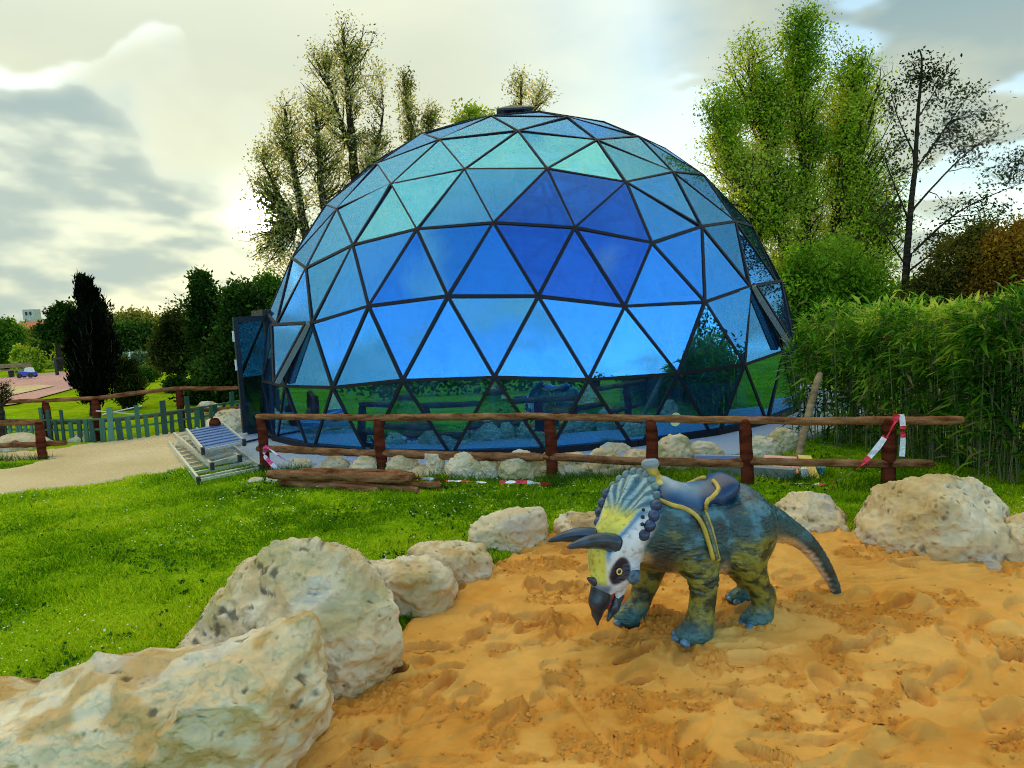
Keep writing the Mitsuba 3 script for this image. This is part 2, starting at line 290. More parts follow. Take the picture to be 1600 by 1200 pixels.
# sand of the pit, with footprints, clods and scuffs
rng = np.random.default_rng(11)
h = .0105
x, y = np.meshgrid(np.arange(-1.35, 4.9, h), np.arange(1.85, 5.75, h)); q = np.stack([x, y, 0 * x], -1)
z = .05 * (nfbm(q * .9, 3, 41) - .5) + .030 * (nfbm(q * np.array([2.6, 4.4, 1]), 4, 42) - .5)
clod_mask = ss(.52, .60, nfbm(q * np.array([2.2, 3.6, 1]), 5, 43))
def dab(cx, cy, ax, ay, rot, depth, rim):
    global z, clod_mask
    R_ = 2.2 * max(ax, ay); i0, i1 = np.searchsorted(y[:, 0], [cy - R_, cy + R_]); j0, j1 = np.searchsorted(x[0], [cx - R_, cx + R_])
    X, Y = x[i0:i1, j0:j1] - cx, y[i0:i1, j0:j1] - cy; c, s = math.cos(rot), math.sin(rot)
    u, w = (X * c + Y * s) / ax, (-X * s + Y * c) / ay; u = u * (1 + .25 * (w > 0) * 0)
    r = np.sqrt(u * u + w * w) + .16 * (nfbm(np.stack([X * 14, Y * 14, 0 * X + cx * 9], -1), 2, 3) - .5)
    z[i0:i1, j0:j1] += -depth * ss(1.0, .82, r) + rim * np.exp(-((r - 1.12) / .17) ** 2) * (1 + .8 * u)
    clod_mask[i0:i1, j0:j1] = np.clip(clod_mask[i0:i1, j0:j1] * ss(.6, 1.1, r) + .9 * np.exp(-((r - 1.25) / .25) ** 2) * (u > -.2) * (rng.random() < .6), 0, 1)
for _ in range(150):
    px_, py_ = rng.uniform(-.8, 3.4), rng.uniform(2.2, 5.2)
    dab(px_, py_, rng.uniform(.07, .15), rng.uniform(.045, .07), rng.uniform(0, 6.3), rng.uniform(.014, .040), rng.uniform(.005, .020))
for _ in range(60):      # scuffs: long shallow scrapes
    dab(rng.uniform(-.7, 3.6), rng.uniform(2.2, 5.2), rng.uniform(.12, .30), rng.uniform(.02, .04), rng.normal(.1, .5), rng.uniform(.004, .014), rng.uniform(.004, .010))
MOUNDS = [((1.907, 4.016), .055, .022), ((2.040, 3.923), .06, .024), ((2.124, 3.788), .065, .028), ((2.275, 3.567), .08, .04), ((2.326, 3.435), .08, .035),
          ((1.297, 2.612), .085, .034), ((1.490, 2.657), .07, .03), ((1.160, 2.526), .08, .03), ((1.714, 2.701), .065, .026), ((1.915, 2.758), .07, .03), ((0.882, 2.531), .05, .02), ((1.090, 3.459), .05, .012)]
for (cx, cy), r, d in MOUNDS:
    rad = np.hypot((x - cx) * .8 + (y - cy) * .3, (y - cy) * 1.1 - (x - cx) * .2); z += 1.5 * d * ss(r * 1.25, r * .25, rad); clod_mask *= ss(r * .6, r * 1.3, rad)
for (cx, cy), r, d in (((1.248, 3.754), .13, .045), ((0.876, 3.629), .15, .012), ((0.567, 3.809), .14, .012)):
    rad = np.hypot(x - cx, y - cy); z += d * ss(r * 1.6, r * .6, rad); clod_mask = np.maximum(clod_mask, .8 * ss(r * 1.9, r, rad))
clod = nfbm(q * 58, 2, 44); lump = nfbm(q * 21, 3, 45); clod_mask = np.clip(clod_mask * ss(.35, .60, nfbm(q * 7, 3, 40)) * 1.3, 0, 1)
z += clod_mask * (.014 * (ss(.40, .68, clod) - .4) + .014 * (ss(.40, .66, lump) - .5)) + (.004 + .010 * ss(.42, .6, nfbm(q * 3.3, 3, 49))) * (nfbm(q * 46, 2, 46) - .5)
z += .006 * np.sin(y * 95 + 9 * nfbm(q * 2, 2, 47)) * ss(.55, .7, nfbm(q * 1.4 + 9, 3, 48))
SAND_Z = z.copy()
e = poly_sd(x, y, SAND) + .10 * (nfbm(q * 5, 3, 8) - .5)
z = z + .015 - .2 * ss(-.03, .14, e)
tone = nfbm(q * 2.1, 4, 51); tone2 = nfbm(q * 11, 3, 52)
col = lerp((.66, .31, .055), (.84, .46, .115), np.clip(1.6 * tone - .3, 0, 1)) * (.86 + .28 * tone2)[..., None]
damp = np.clip(clod_mask * 1.1 - .1 + .7 * ss(.55, .7, nfbm(q * 3.1 + 4, 4, 53)), 0, 1); col = lerp(col, col * A([.86, .72, .56]), damp)
m = grid(x, y, z); tag(add('sand', m, 'sand_mat', True, np.clip(col, 0, .95).reshape(-1, 3)), 'orange trodden sand of the play pit full of footprints', kind='structure')
def sand_z(px, py): return SAND_Z[int((py - 1.85) / h), int((px + 1.35) / h)] + .015
COURT = [(-14.188, 18.870, -0.077), (-13.891, 20.662, -0.098), (-15.355, 25.372, -0.155), (-16.083, 27.595, -0.181), (-24.305, 41.855, -0.352), (-26.721, 41.643, -0.350), (-26.998, 36.148, -0.284)]
def flat(poly, dz, m, key, label):
    p = A(poly, float); tri = trimesh.creation.triangulate_polygon(__import__('shapely').Polygon(p[:, :2]), engine='earcut')
    v = np.column_stack([tri[0], terr(tri[0][:, 0], tri[0][:, 1]) + dz]); tag(add(key, trimesh.Trimesh(v, tri[1], process=False), m), label, kind='structure')
paint('court_mat', mikit.proc(lambda p, n, uv: mix((.36, .17, .13), (.50, .27, .20), fbm(p.x * .4, p.y * .4, 0, 4))), .8)
flat(COURT, -.05, 'court_mat', 'court', 'reddish tarmac play court beyond the lawn')
flat([(-17.506, 23.344, -0.130), (-16.175, 23.638, -0.134), (-17.282, 27.783, -0.183), (-18.865, 29.317, -0.202), (-21.405, 28.604, -0.193)], -.02, 'path_mat', 'far_path', 'pale worn path crossing the reddish court')

# ------------------------------------------------------------------ geodesic dome
def geodesic(n):
    t = math.atan(.5); om = math.atan(2); Pn = [[0, 0, 1]]
    for k in range(5): Pn.append([math.cos(t) * math.cos(2 * math.pi * k / 5), math.cos(t) * math.sin(2 * math.pi * k / 5), math.sin(t)])
    for k in range(5): Pn.append([math.cos(t) * math.cos(2 * math.pi * (k + .5) / 5), math.cos(t) * math.sin(2 * math.pi * (k + .5) / 5), -math.sin(t)])
    Pn = A(Pn + [[0, 0, -1]]); tri = []
    for k in range(5):
        a, b, c, d = 1 + k, 1 + (k + 1) % 5, 6 + k, 6 + (k + 1) % 5; tri += [[0, a, b], [a, c, b], [b, c, d]]
    vid, V, Fc = {}, [], []
    for f in tri:
        a, b, c = Pn[f]; g = {}
        for i in range(n + 1):
            for j in range(n + 1 - i):
                p = unit(a * math.sin((n - i - j) / n * om) + b * math.sin(i / n * om) + c * math.sin(j / n * om)); k = tuple(np.round(p, 4) + 0.)
                if k not in vid: vid[k] = len(V); V.append(p)
                g[i, j] = vid[k]
        for i in range(n):
            for j in range(n - i):
                Fc.append((g[i, j], g[i + 1, j], g[i, j + 1]))
                if i + j < n - 1: Fc.append((g[i + 1, j], g[i + 1, j + 1], g[i, j + 1]))
    return A(V), Fc
YAW = 0.076
V, Fc = geodesic(5); V = V @ rz(YAW).T
Fc = [f for f in Fc if min(V[list(f), 2]) > -.14]
W = V * DR + DC
dome = name('geodesic_dome')
tag(dome, 'large blue mirror glass geodesic dome of triangular panes on a pale slab', 'dome')
rng = np.random.default_rng(5)
cents = A([W[list(f)].mean(0) for f in Fc])
def nearest(p): return int(np.argmin(np.linalg.norm(cents - A(p), axis=1)))
PEER = A((0.758, 8.979, 2.734))
VENTS = [nearest((-2.994, 9.949, 1.451)), nearest((3.583, 9.949, 1.407))]
DOORS = set(i for i, c in enumerate(cents) if c[2] < 1.35 and -4.9 < c[0] < -3.6 and 11.6 < c[1] < 12.9)
edges = {}
for fi, f in enumerate(Fc):
    tri = W[list(f)]; c = tri.mean(0); nn = unit(np.cross(tri[1] - tri[0], tri[2] - tri[0])); nn *= np.sign(nn @ (c - DC))
    for a, b in zip(f, f[1:] + f[:1]): edges.setdefault((min(a, b), max(a, b)), []).append(fi)
    if fi in VENTS or fi in DOORS: continue
    v = c + (tri - c) * .965 + nn * rng.normal(0, .006, (3, 1))
    if np.cross(v[1] - v[0], v[2] - v[0]) @ nn < 0: v = v[::-1]
    add(dome + '__pane', trimesh.Trimesh(v, [[0, 1, 2]], process=False), f'dome_glass_{3 if np.linalg.norm(c - PEER) < .95 else int(rng.integers(0, 3))}')
es = sorted(edges, key=lambda e: (W[e[0]] + W[e[1]])[1] * .5)
far, seals = [], []
for k, (a, b) in enumerate(es):
    pa, pb = W[a], W[b]; nn = unit((pa + pb) / 2 - DC); dd = unit(pb - pa)
    bar = beam(pa - nn * .075 + dd * .03, pb - nn * .075 - dd * .03, .06, .11, nn)
    if k < 295: add(dome + '__strut', bar, 'strut_mat')
    else: far.append(bar)
    seals.append(beam(pa, pb, (.036 if (pa + pb)[2] / 2 < 2.9 else .021) + .008 * rng.random(), .022, nn))
if far: tag(add(dome + '__rear_struts', cat(far), 'strut_mat'), kind='stuff')
hubs = [dsphere(W[k] - unit(W[k] - DC) * .01, .040, 1, (1, 1, .45), frame((0, 0, 0), W[k] - DC)) for k in sorted({a for e in edges for a in e})]
tag(add(dome + '__seal', cat(seals + hubs), 'seal_mat'), 'black rubber seal strips between the panes', kind='stuff')
low = [k for k in {a for e in edges for a in e} if V[k, 2] < -.05]; low.sort(key=lambda k: math.atan2(V[k, 1], V[k, 0]))
add(dome + '__base_ring', cat([beam([*W[a][:2], .07], [*W[b][:2], .07], .09, .10) for a, b in zip(low, low[1:] + low[:1]) if not (-5.2 < (W[a] + W[b])[0] / 2 < -3.4 and 11.6 < (W[a] + W[b])[1] / 2 < 12.9)]), 'seal_mat')
top = DC + [0, 0, DR]
k = add(dome + '__roof_vent', trimesh.Trimesh(*(lambda s: (A([[x * s, y * s, z] for x, y, z in ((-1, -1, 0), (1, -1, 0), (1, 1, 0), (-1, 1, 0), (-1, -1, .03), (1, -1, .03), (1, 1, .03), (-1, 1, .03), (0, 0, .16))]) + top + [0, 0, .10],
    [[0, 2, 1], [0, 3, 2], [0, 1, 5], [0, 5, 4], [1, 2, 6], [1, 6, 5], [2, 3, 7], [2, 7, 6], [3, 0, 4], [3, 4, 7], [4, 5, 8], [5, 6, 8], [6, 7, 8], [7, 4, 8]]))(.30), process=False), 'black_mat')
tag(k, 'black pyramid vent cap on the very top')
add(k + '__neck', trimesh.creation.cylinder(.17, .16, sections=20, transform=trimesh.transformations.translation_matrix(top + [0, 0, .02])), 'black_mat')
# two triangular vents, tilted open, with deep frames
for fi in VENTS:
    tri = W[list(Fc[fi])]; o = np.argsort(-tri[:, 2]); p, q, r = tri[o]; c = tri.mean(0); nn = unit(np.cross(q - p, r - p)); nn *= np.sign(nn @ (c - DC))
    ax = unit(q - p); s = np.sign(np.cross(ax, r - p) @ nn); an = math.radians(6) * s
    K = A([[0, -ax[2], ax[1]], [ax[2], 0, -ax[0]], [-ax[1], ax[0], 0]]); Rm = np.eye(3) + math.sin(an) * K + (1 - math.cos(an)) * K @ K
    pts = [(c + (a - c) * .95 - p) @ Rm.T + p + nn * .03 for a in (p, q, r)]; n2 = Rm @ nn
    fr = cat([beam(a, b, .035, .085, n2) for a, b in ((pts[0], pts[1]), (pts[1], pts[2]), (pts[2], pts[0]))])
    k = add(dome + '__vent_window', fr, 'alu_grey'); tag(k, 'triangular vent window tilted open in a deep grey frame')
    cc = A(pts).mean(0); v = cc + (A(pts) - cc) * .93 + n2 * .036
    if np.cross(v[1] - v[0], v[2] - v[0]) @ n2 < 0: v = v[::-1]
    add(k + '__glass', trimesh.Trimesh(v, [[0, 1, 2]], process=False), 'dome_glass_0')
    v2 = [a + n2 * .044 for a in pts]; add(k + '__gasket', cat([beam(a, b, .042, .015, n2) for a, b in zip(v2, v2[1:] + v2[:1])]), 'seal_mat')
# entrance: a black portal and its open glass door
pa, pb = A([-3.70, 11.42, 0]), A([-4.16, 12.25, 0]); H = 1.82
port = add(dome + '__door_frame', cat([beam(pa + [0, 0, .05], pa + [0, 0, H], .09, .12, (1, 0, 0)), beam(pb + [0, 0, .05], pb + [0, 0, H], .09, .12, (1, 0, 0)), beam(pa + [0, 0, H + .05], pb + [0, 0, H + .05], .16, .10),
    beam(pa + [0, 0, H + .05], pa + [.62, .15, H + .05], .10, .10), beam(pb + [0, 0, H + .05], pb + [.62, .1, H + .05], .10, .10), beam(pa + [.62, .15, .05], pa + [.62, .15, H], .07, .08, (1, 0, 0))]), 'black_mat')
def sheet(a, b, c, d): return trimesh.Trimesh(A([a, b, c, d], float), [[0, 1, 2], [0, 2, 3]], process=False)
q1, q2 = pa + [.05, .012, .08], pa + [.58, .14, .08]
add(port + '__side_glass', sheet(q1, q2, q2 + [0, 0, H - .1], q1 + [0, 0, H - .1]), 'door_glass')
add(port + '__roof_glass', sheet(pa + [.04, 0.05, H + .11], pa + [.6, .2, H + .11], pb + [.6, .05, H + .11], pb + [.04, -.05, H + .11]), 'door_glass')
la, lb = (-4.071, 11.034, 0.000), A([-3.72, 11.36, 0]); la = A(la); ld = unit(lb - la); le = A([*la[:2], .08]); lf = A([*lb[:2], .08]); Z = A([0, 0, 1.])
leaf = add(dome + '__door', cat([beam(le, le + Z * 1.74, .05, .07, ld), beam(lf, lf + Z * 1.74, .05, .07, ld), beam(le + ld * .04, lf - ld * .04, .05, .07), beam(le + Z * 1.70 + ld * .04, lf + Z * 1.70 - ld * .04, .05, .09)]), 'black_mat')
tag(leaf, 'black framed glass door standing open')
add(leaf + '__glass', sheet(le + ld * .04 + Z * .03, lf - ld * .04 + Z * .03, lf - ld * .04 + Z * 1.66, le + ld * .04 + Z * 1.66), 'door_glass')
for zz in (.95, 1.38):
    add(leaf + '__hinge', beam(le + Z * zz - ld * .045, le + Z * (zz + .16) - ld * .045, .018, .03, ld), 'white')
# a round yellow sticker on a low pane
sp_ = A((1.933, 8.634, 0.305)); fi = nearest(sp_); tri = W[list(Fc[fi])]; nn = unit(np.cross(tri[1] - tri[0], tri[2] - tri[0])); nn *= np.sign(nn @ (tri[0] - DC)); sp_ = sp_ + nn * ((tri[0] - sp_) @ nn + .012)
m = trimesh.creation.cylinder(.082, .004, sections=32); m.vertices = m.vertices @ frame((0, 0, 0), nn).T + sp_
tag(add('round_sticker', m, 'sticker_mat'), 'round pale yellow sticker on a low dome pane', 'sticker')
cab = curve([(-4.203, 10.238, 0.000), (-3.862, 9.989, 0.055), (-3.731, 10.296, 0.055), (-3.3, 10.9, .06), (-3.0, 11.2, .06)], 30)
tag(add('cable', tubes(cab + [0, 0, .012], np.full(30, .016), 6), 'black_mat'), 'black cable lying across the slab towards the door', 'cable')

# ------------------------------------------------------------------ rail fences, poles
def rail_fence(label, posts, rails, group=None, heights=None, pr=.058, seed=0):
    t = name('rail_fence'); tag(t, label, 'fence', group)
    for i, (p, hh) in enumerate(posts): add(t + '__post', log([*p[:2], terr(p[0], p[1]) - .15], [*p[:2], hh], pr, seed + i, 8, 12, .03), 'post_wood', 40)
    for i, (a, b, r) in enumerate(rails): add(t + '__rail', log(a, b, r * .9, seed + 40 + i, 22, 12, .06), 'rail_wood', 40)
    return t
def on(px_, zz): return A([-2.93 + (px_), 8.46 - .374 * (px_), zz])
rail_fence('long log rail fence standing in front of the dome', [(on(s, 0), .60) for s in (0, 1.46, 3.28, 4.22, 5.02, 6.11)],
           [(on(-.04, .635), on(1.45, .62), .040), (on(1.41, .622), on(3.3, .635), .042), (on(3.27, .63), on(5.1, .60), .038), (on(5.03, .60), on(6.62, .605), .040),
            (on(-.07, .255), on(1.44, .232), .048), (on(1.42, .24), on(3.2, .22), .050), (on(3.22, .23), on(5.06, .20), .044), (on(4.9, .215), on(6.42, .235), .040)], seed=100)
bf = [(-9.208, 12.151), (-7.483, 11.746), (-6.603, 11.593), (-5.640, 12.414), (-4.75, 12.75)]
rail_fence('long reddish log rail fence behind the gravel path', [(A([*p, 0]), .66) for p in bf[:4]],
           [(A([*bf[0], .66]), A([*bf[1], .67]), .035), (A([*bf[1], .665]), A([*bf[2], .68]), .035), (A([*bf[2], .67]), A([*bf[3], .69]), .04), (A([*bf[3], .69]), A([*bf[4], .62]), .04),
            (A([*bf[0], .30]), A([*bf[1], .30]), .035), (A([*bf[1], .30]), A([*bf[2], .31]), .04), (A([*bf[2], .31]), A([*bf[3], .30]), .04), (A([*bf[3], .30]), A([*bf[4], .26]), .04)], seed=200)
fa = A((-6.590, 10.161, 0.000)); fb = A((-8.022, 10.549, 0.000))
rail_fence('short log rail fence end on a grass tuft beside the path', [(fa, .50), (fb, .5)], [(fa + [.03, .02, .50], fb + [0, 0, .52], .045), (fa + [.30, .05, .19], fb + [0, 0, .17], .045), (fa + [-.9, .8, .12], fb + [0, .9, .02], .05)], seed=300)
tag(add('wooden_post', log((-4.238, 10.395, 0.000), (-4.299, 10.500, 0.376), .075, 77), 'post_wood', 40), 'stout lone wooden post at the edge of the slab behind the ladders', 'post')
tag(add('leaning_pole', log((2.687, 6.971, 0.000), (3.072, 7.300, 0.901), .036, 78, 18), 'dull_wood', 40), 'weathered pole leaning against the bamboo hedge', 'pole')
# fallen posts on the grass
lp = [((-2.598, 7.600, 0.130), (-1.039, 6.996, 0.130), .055), ((-2.375, 7.984, 0.060), (-1.045, 7.267, 0.100), .045), ((-2.422, 7.779, 0.045), (-0.738, 7.044, 0.045), .038), ((-2.492, 7.622, 0.030), (-1.368, 7.065, 0.030), .038), ((-1.885, 7.396, 0.030), (-0.965, 6.949, 0.030), .036)]
ll = ['thick fallen log lying highest on the pile of poles', 'dark fallen pole at the back of the pile under the fence', 'longest fallen pole in the middle of the pile', 'short split pole lying nearest the lawn', 'split pole with its end in the grass at the front of the pile']
for (a, b, r), l in zip(lp, ll): tag(add('fallen_pole', log(a, b, r, int(r * 999), 18), 'rail_wood', 40), l, 'pole', 'old poles piled on the grass')

# green picket fence
pk = name('picket_fence'); tag(pk, 'weathered green picket fence behind the reddish rails', 'fence')
rng = np.random.default_rng(8); ctrl = A([(-9.346, 12.193), (-7.404, 11.328), (-6.203, 11.135), (-5.375, 11.931), (-4.813, 12.839)]) + [[.05, .28]] * 5
cl = curve(np.column_stack([ctrl, np.zeros(5)]), 200); seg = np.r_[0, np.cumsum(np.linalg.norm(np.diff(cl, axis=0), axis=1))]; s = .05
while s < seg[-1]:
    p = A([np.interp(s, seg, cl[:, k]) for k in range(3)]); d = unit(A([np.interp(s + .05, seg, cl[:, k]) for k in range(3)]) - p + 1e-9)
    hh = .30 + .05 * rng.random() if rng.random() < .84 else .48 + .10 * rng.random(); w = .055 + .035 * rng.random()
    b = box((w, .022, hh + .05), (0, 0, hh / 2), None); b.vertices = b.vertices @ frame((0, 0, 0), np.cross(d, [0, 0, 1]) + 1e-9)[:, [0, 2, 1]].T if False else b.vertices @ A([d, np.cross([0, 0, 1], d), [0, 0, 1.]]); b.vertices += p + [0, 0, terr(p[0], p[1])]
    b.vertices += A([d * rng.normal(0, .02)]) * (b.vertices[:, 2:] > .15)
    add(pk + '__picket', b, ('picket_a', 'picket_b', 'picket_c')[int(rng.random() * 3)]); s += .115 + .05 * rng.random()
for zz in (.20, .36): add(pk + '__rail', tubes(cl[::8] + [0, .02, zz], np.full(25, .018), 5), 'picket_a')

# ------------------------------------------------------------------ ladders lying on the grass
def ladder(label, a, b, L, zz, n, mat, step, tread=.05, cross=True, tail=0.):
    t = name('ladder'); tag(t, label, 'ladder', None); a, b = A([*a[:2], zz]), A([*b[:2], zz]); w = unit(b - a); d = unit(A([*L[:2], 0])); Ln = np.linalg.norm(L[:2]); rise = A([0, 0, L[2] / Ln])
    for p in (a, b): add(t + '__side_rail', beam(p, p + d * Ln + rise * Ln, .028, .07), mat)
    for i in range(n):
        o = (d + rise) * Ln * (i + .5) / n; add(t + '__rung', beam(a + o + w * .014, b + o - w * .014, tread, .028), step)
    for p in (a, b): add(t + '__foot', beam(p - d * .04, p + d * .03, .04, .085), 'black_mat')
    if cross: add(t + '__end_bar', beam(a + w * .014, b - w * .014, .03, .03), mat)
    return t
ladder('longest aluminium ladder lying flat at the bottom of the stack', (-3.448, 7.851), (-2.944, 8.361), (-1.605, 2.785, 0.000), .05, 10, 'alu', 'alu')
ladder('aluminium ladder section lying in the middle of the stack', (-3.442, 8.219), (-3.273, 8.616), (-1.562, 2.507, 0.020), .13, 9, 'alu', 'alu', cross=False)
ladder('stepladder with blue sky reflection coloured into its treads lying on top of the stack', (-3.684, 8.579), (-3.366, 9.049), (-0.902, 1.644, 0.020), .25, 8, 'alu', 'sky_tint_tread', .125)
t = name('ladder_hoop'); p = [(-4.367, 10.300, 0.062), (-4.861, 10.600, 0.081), (-5.073, 11.200, 0.026), (-4.857, 11.200, 0.024), (-4.246, 10.400, 0.027)]
tag(add('ladder_hoop', tubes(curve(p, 24), np.full(24, .02), 6), 'alu'), 'pale bent tube handrail at the top end of the stepladder', 'handrail')

# ------------------------------------------------------------------ barrier tape
def tape(label, pts, w=.05, n=24, seg_=4, first=0, mats=('red_tape', 'white_tape'), twist=.6):
    t = name('barrier_tape'); tag(t, label, 'barrier tape')
    c = curve(pts, n); d = unit(np.gradient(c, axis=0)); rng = np.random.default_rng(len(label))
    ph = np.cumsum(rng.normal(0, twist, n)) * .6; side = np.cross(d, [0, 0, 1.]) + [1e-4, 0, 0]; side = unit(side); u = np.cross(side, d)
    off = (np.cos(ph)[:, None] * u + np.sin(ph)[:, None] * side) * w / 2
    k = 0
    for i in range(0, n - 1, seg_):
        j = min(i + seg_, n - 1); a, b = c[i:j + 1] - off[i:j + 1], c[i:j + 1] + off[i:j + 1]; m_ = j - i + 1
        f = np.vstack([[[q_, q_ + 1, m_ + q_ + 1], [q_, m_ + q_ + 1, m_ + q_]] for q_ in range(m_ - 1)]); add(t + ('__red_band', '__white_band')[(k + first) % 2], trimesh.Trimesh(np.vstack([a, b]), f, process=False), mats[(k + first) % 2]); k += 1
T1 = on(6.16, .66)
tape('red and white tape drooping from the fence end to the grass', [T1 + [-.01, -.05, 0], (3.113, 6.160, 0.423), (2.979, 6.200, 0.245), (2.858, 6.300, 0.100), (2.733, 6.400, 0.020), (2.544, 6.500, 0.007), (2.290, 6.600, -0.009)], .05, 29)
tape('short piece of tape hanging straight from the fence end', [T1 + [.02, -.05, 0], T1 + [.03, -.06, -.1], T1 + [.03, -.06, -.2], T1 + [.02, -.06, -.36]], .045, 13, 4, 1, twist=.2)
tape('pink and white tape knotted to the corner post of the long fence', [on(.06, .30) + [0, -.06, 0], on(.04, .20) + [0, -.08, 0], on(.10, .12) + [0, -.08, 0], on(.22, .03) + [0, -.1, 0]], .05, 17, 4, 0, ('pink_tape', 'white_tape'))
tape('pink tape end fluttering from the lower rail by the corner', [on(.05, .30) + [0, -.06, 0], on(.14, .25) + [0, -.07, 0], on(.28, .16) + [0, -.08, 0], on(.4, .12) + [0, -.08, 0]], .035, 17, 4, 0, ('pink_tape', 'white_tape'))
tape('red and white tape lying in the grass before the dome rocks', [(-1.099, 7.411, 0.050), (-0.896, 7.248, 0.070), (-0.692, 7.244, 0.040), (-0.493, 7.127, 0.050), (-0.304, 7.114, 0.030)], .036, 25)
tape('red and white tape lying in the grass by the third fence post', [(-0.176, 7.042, 0.040), (-0.051, 6.955, 0.060), (0.133, 6.928, 0.050), (0.324, 6.847, 0.040)], .036, 21)
tape('faded tape scraps on the stones under the corner rails', [on(.9, .10) + [0, .15, 0], on(1.0, .12) + [0, .12, 0], on(1.15, .09) + [0, .12, 0]], .05, 13)

# ------------------------------------------------------------------ boulders
def rock_color(v, nrm, seed, warm=.5, moss=.2, pit=.5):
    n1 = nfbm(v * 3.1 + seed, 4, 61); n2 = nfbm(v * 9 + seed, 4, 62); n3 = nfbm(v * 30 + seed, 3, 63)
    c = lerp((.60, .43, .19), (.92, .79, .52), np.clip(1.8 * n1 - .4, 0, 1))
    c = lerp(c, np.broadcast_to((.55, .33, .09), c.shape), warm * ss(.46, .62, n2))
    c = lerp(c, np.broadcast_to((.62, .62, .56), c.shape), .40 * ss(.56, .70, nfbm(v * 4.3 + 31 + seed, 4, 64)))
    c = lerp(c, np.broadcast_to((.34, .32, .08), c.shape), .7 * moss * ss(.52, .66, nfbm(v * 5.0 + 77 + seed, 4, 65)))
    dark = ss(.65, .73, n3 * .62 + nfbm(v * 6 + 13 + seed, 4, 66) * .38 + .05 * pit)
    c = lerp(c, np.broadcast_to((.09, .08, .05), c.shape), .85 * dark)
    return np.clip(c * (.85 + .3 * n3)[:, None], 0, .95), dark
def boulder(label, hulls, seed, step=.02, amp=.06, key='boulder', group=None, warm=.5, moss=.2, pit=.5, soft=10, catg='boulder'):
    ms = [manifold3d.Manifold.hull_points(np.ascontiguousarray(h_, dtype=np.float64)) for h_ in hulls]; M = ms[0]
    for o in ms[1:]: M = M + o
    g = M.refine_to_length(step).to_mesh(); m = trimesh.Trimesh(g.vert_properties[:, :3], g.tri_verts, process=True)
    trimesh.smoothing.filter_taubin(m, lamb=.6, nu=.55, iterations=max(3, soft // 2))
    size = np.ptp(m.vertices, axis=0).max(); v = m.vertices; nr = A(m.vertex_normals); s = 1 / size
    big = nfbm(v * s * 2.4 + seed, 3, 71) - .5; ridge = 1 - np.abs(2 * nfbm(v * s * 4.5 * [1, 1, 1.6] + seed * 1.7, 5, 72) - 1); mid = nfbm(v * s * 11 + seed, 4, 73) - .5
    crack = ss(.05, .0, np.abs(nfbm(v * s * 5 + seed + 40, 4, 75) - .5)); fine = nfbm(v * 34 + seed, 3, 74) - .5; strata = np.abs((nfbm(v * s * [5, 5, 9] + seed + 60, 3, 78) * 7) % 1 - .5) - .25
    c, dark = rock_color(v, nr, seed, warm, moss, pit)
    m.vertices = v + nr * (amp * size * (1.5 * big + 2.0 * (ridge - .75) + .8 * mid + .32 * strata - .18 * crack * ss(.5, .6, nfbm(v * s * 3 + seed, 2, 76))) + .020 * fine - .005 * dark)[:, None]
    return tag(add(key, m, 'rock_mat', True, c), label, catg, group)
def ring(cx, cy, rx, ry, zz, n, rng, rot=0): a = np.linspace(0, 2 * np.pi, n, endpoint=False) + rng.random() * 6; u = np.stack([rx * np.cos(a), ry * np.sin(a)], 1) * (1 + .22 * (rng.random((n, 1)) - .5)); c, s = math.cos(rot), math.sin(rot); return np.column_stack([u @ A([[c, s], [-s, c]]) + [cx, cy], zz + rng.normal(0, .04, n) * rx])
def stone(label, c, rx, ry, h_, seed, **kw):
    rng = np.random.default_rng(seed); x0, y0 = c[0], c[1]
    p = np.vstack([ring(x0, y0, rx, ry, -.08, 7, rng), ring(x0, y0, rx * 1.02, ry * 1.02, h_ * .35, 8, rng), ring(x0, y0, rx * .8, ry * .8, h_ * .72, 6, rng), ring(x0 + rx * .1 * rng.normal(), y0, rx * .42, ry * .45, h_, 5, rng)])
    return boulder(label, [p], seed, kw.pop('step', max(.018, rx * .055)), kw.pop('amp', .06), **kw)
# the two big ones in front, the left one a long low block with a raised shoulder
b1 = [[(-2.062, 2.750, 0.318), (-1.937, 2.800, 0.371), (-1.575, 2.800, 0.430), (-1.247, 2.800, 0.412), (-2.688, 2.600, 0.197), (-1.570, 2.550, 0.362), (-2.9, 2.3, -.2), (-1.1, 2.35, -.2), (-1.1, 2.4, .25), (-2.6, 2.3, .15), (-3.0, 3.1, -.2), (-1.2, 3.1, -.2), (-1.25, 3.05, .3), (-2.4, 3.05, .25), (-1.062, 2.650, 0.454)],
      [(-1.227, 2.750, 0.414), (-1.074, 2.800, 0.500), (-0.904, 2.800, 0.569), (-0.790, 2.750, 0.579), (-0.752, 2.700, 0.527), (-0.725, 2.600, 0.311), (-0.819, 2.806, 0.000), (-0.858, 2.644, 0.000), (-1.151, 2.400, 0.422), (-0.849, 2.420, 0.440), (-1.5, 2.3, -.2), (-.98, 2.42, -.15), (-1.4, 3.1, -.2), (-.80, 3.05, -.1), (-.84, 3.05, .3), (-1.25, 3.05, .35)]]
b1[1] = [tuple(A(p) - [.05, 0, .03 * (p[2] > .2)]) for p in b1[1]]
boulder('largest pale limestone block, cut off by the lower left frame corner', b1, 3, .013, .030, warm=.75, moss=.15, pit=.6, soft=14)
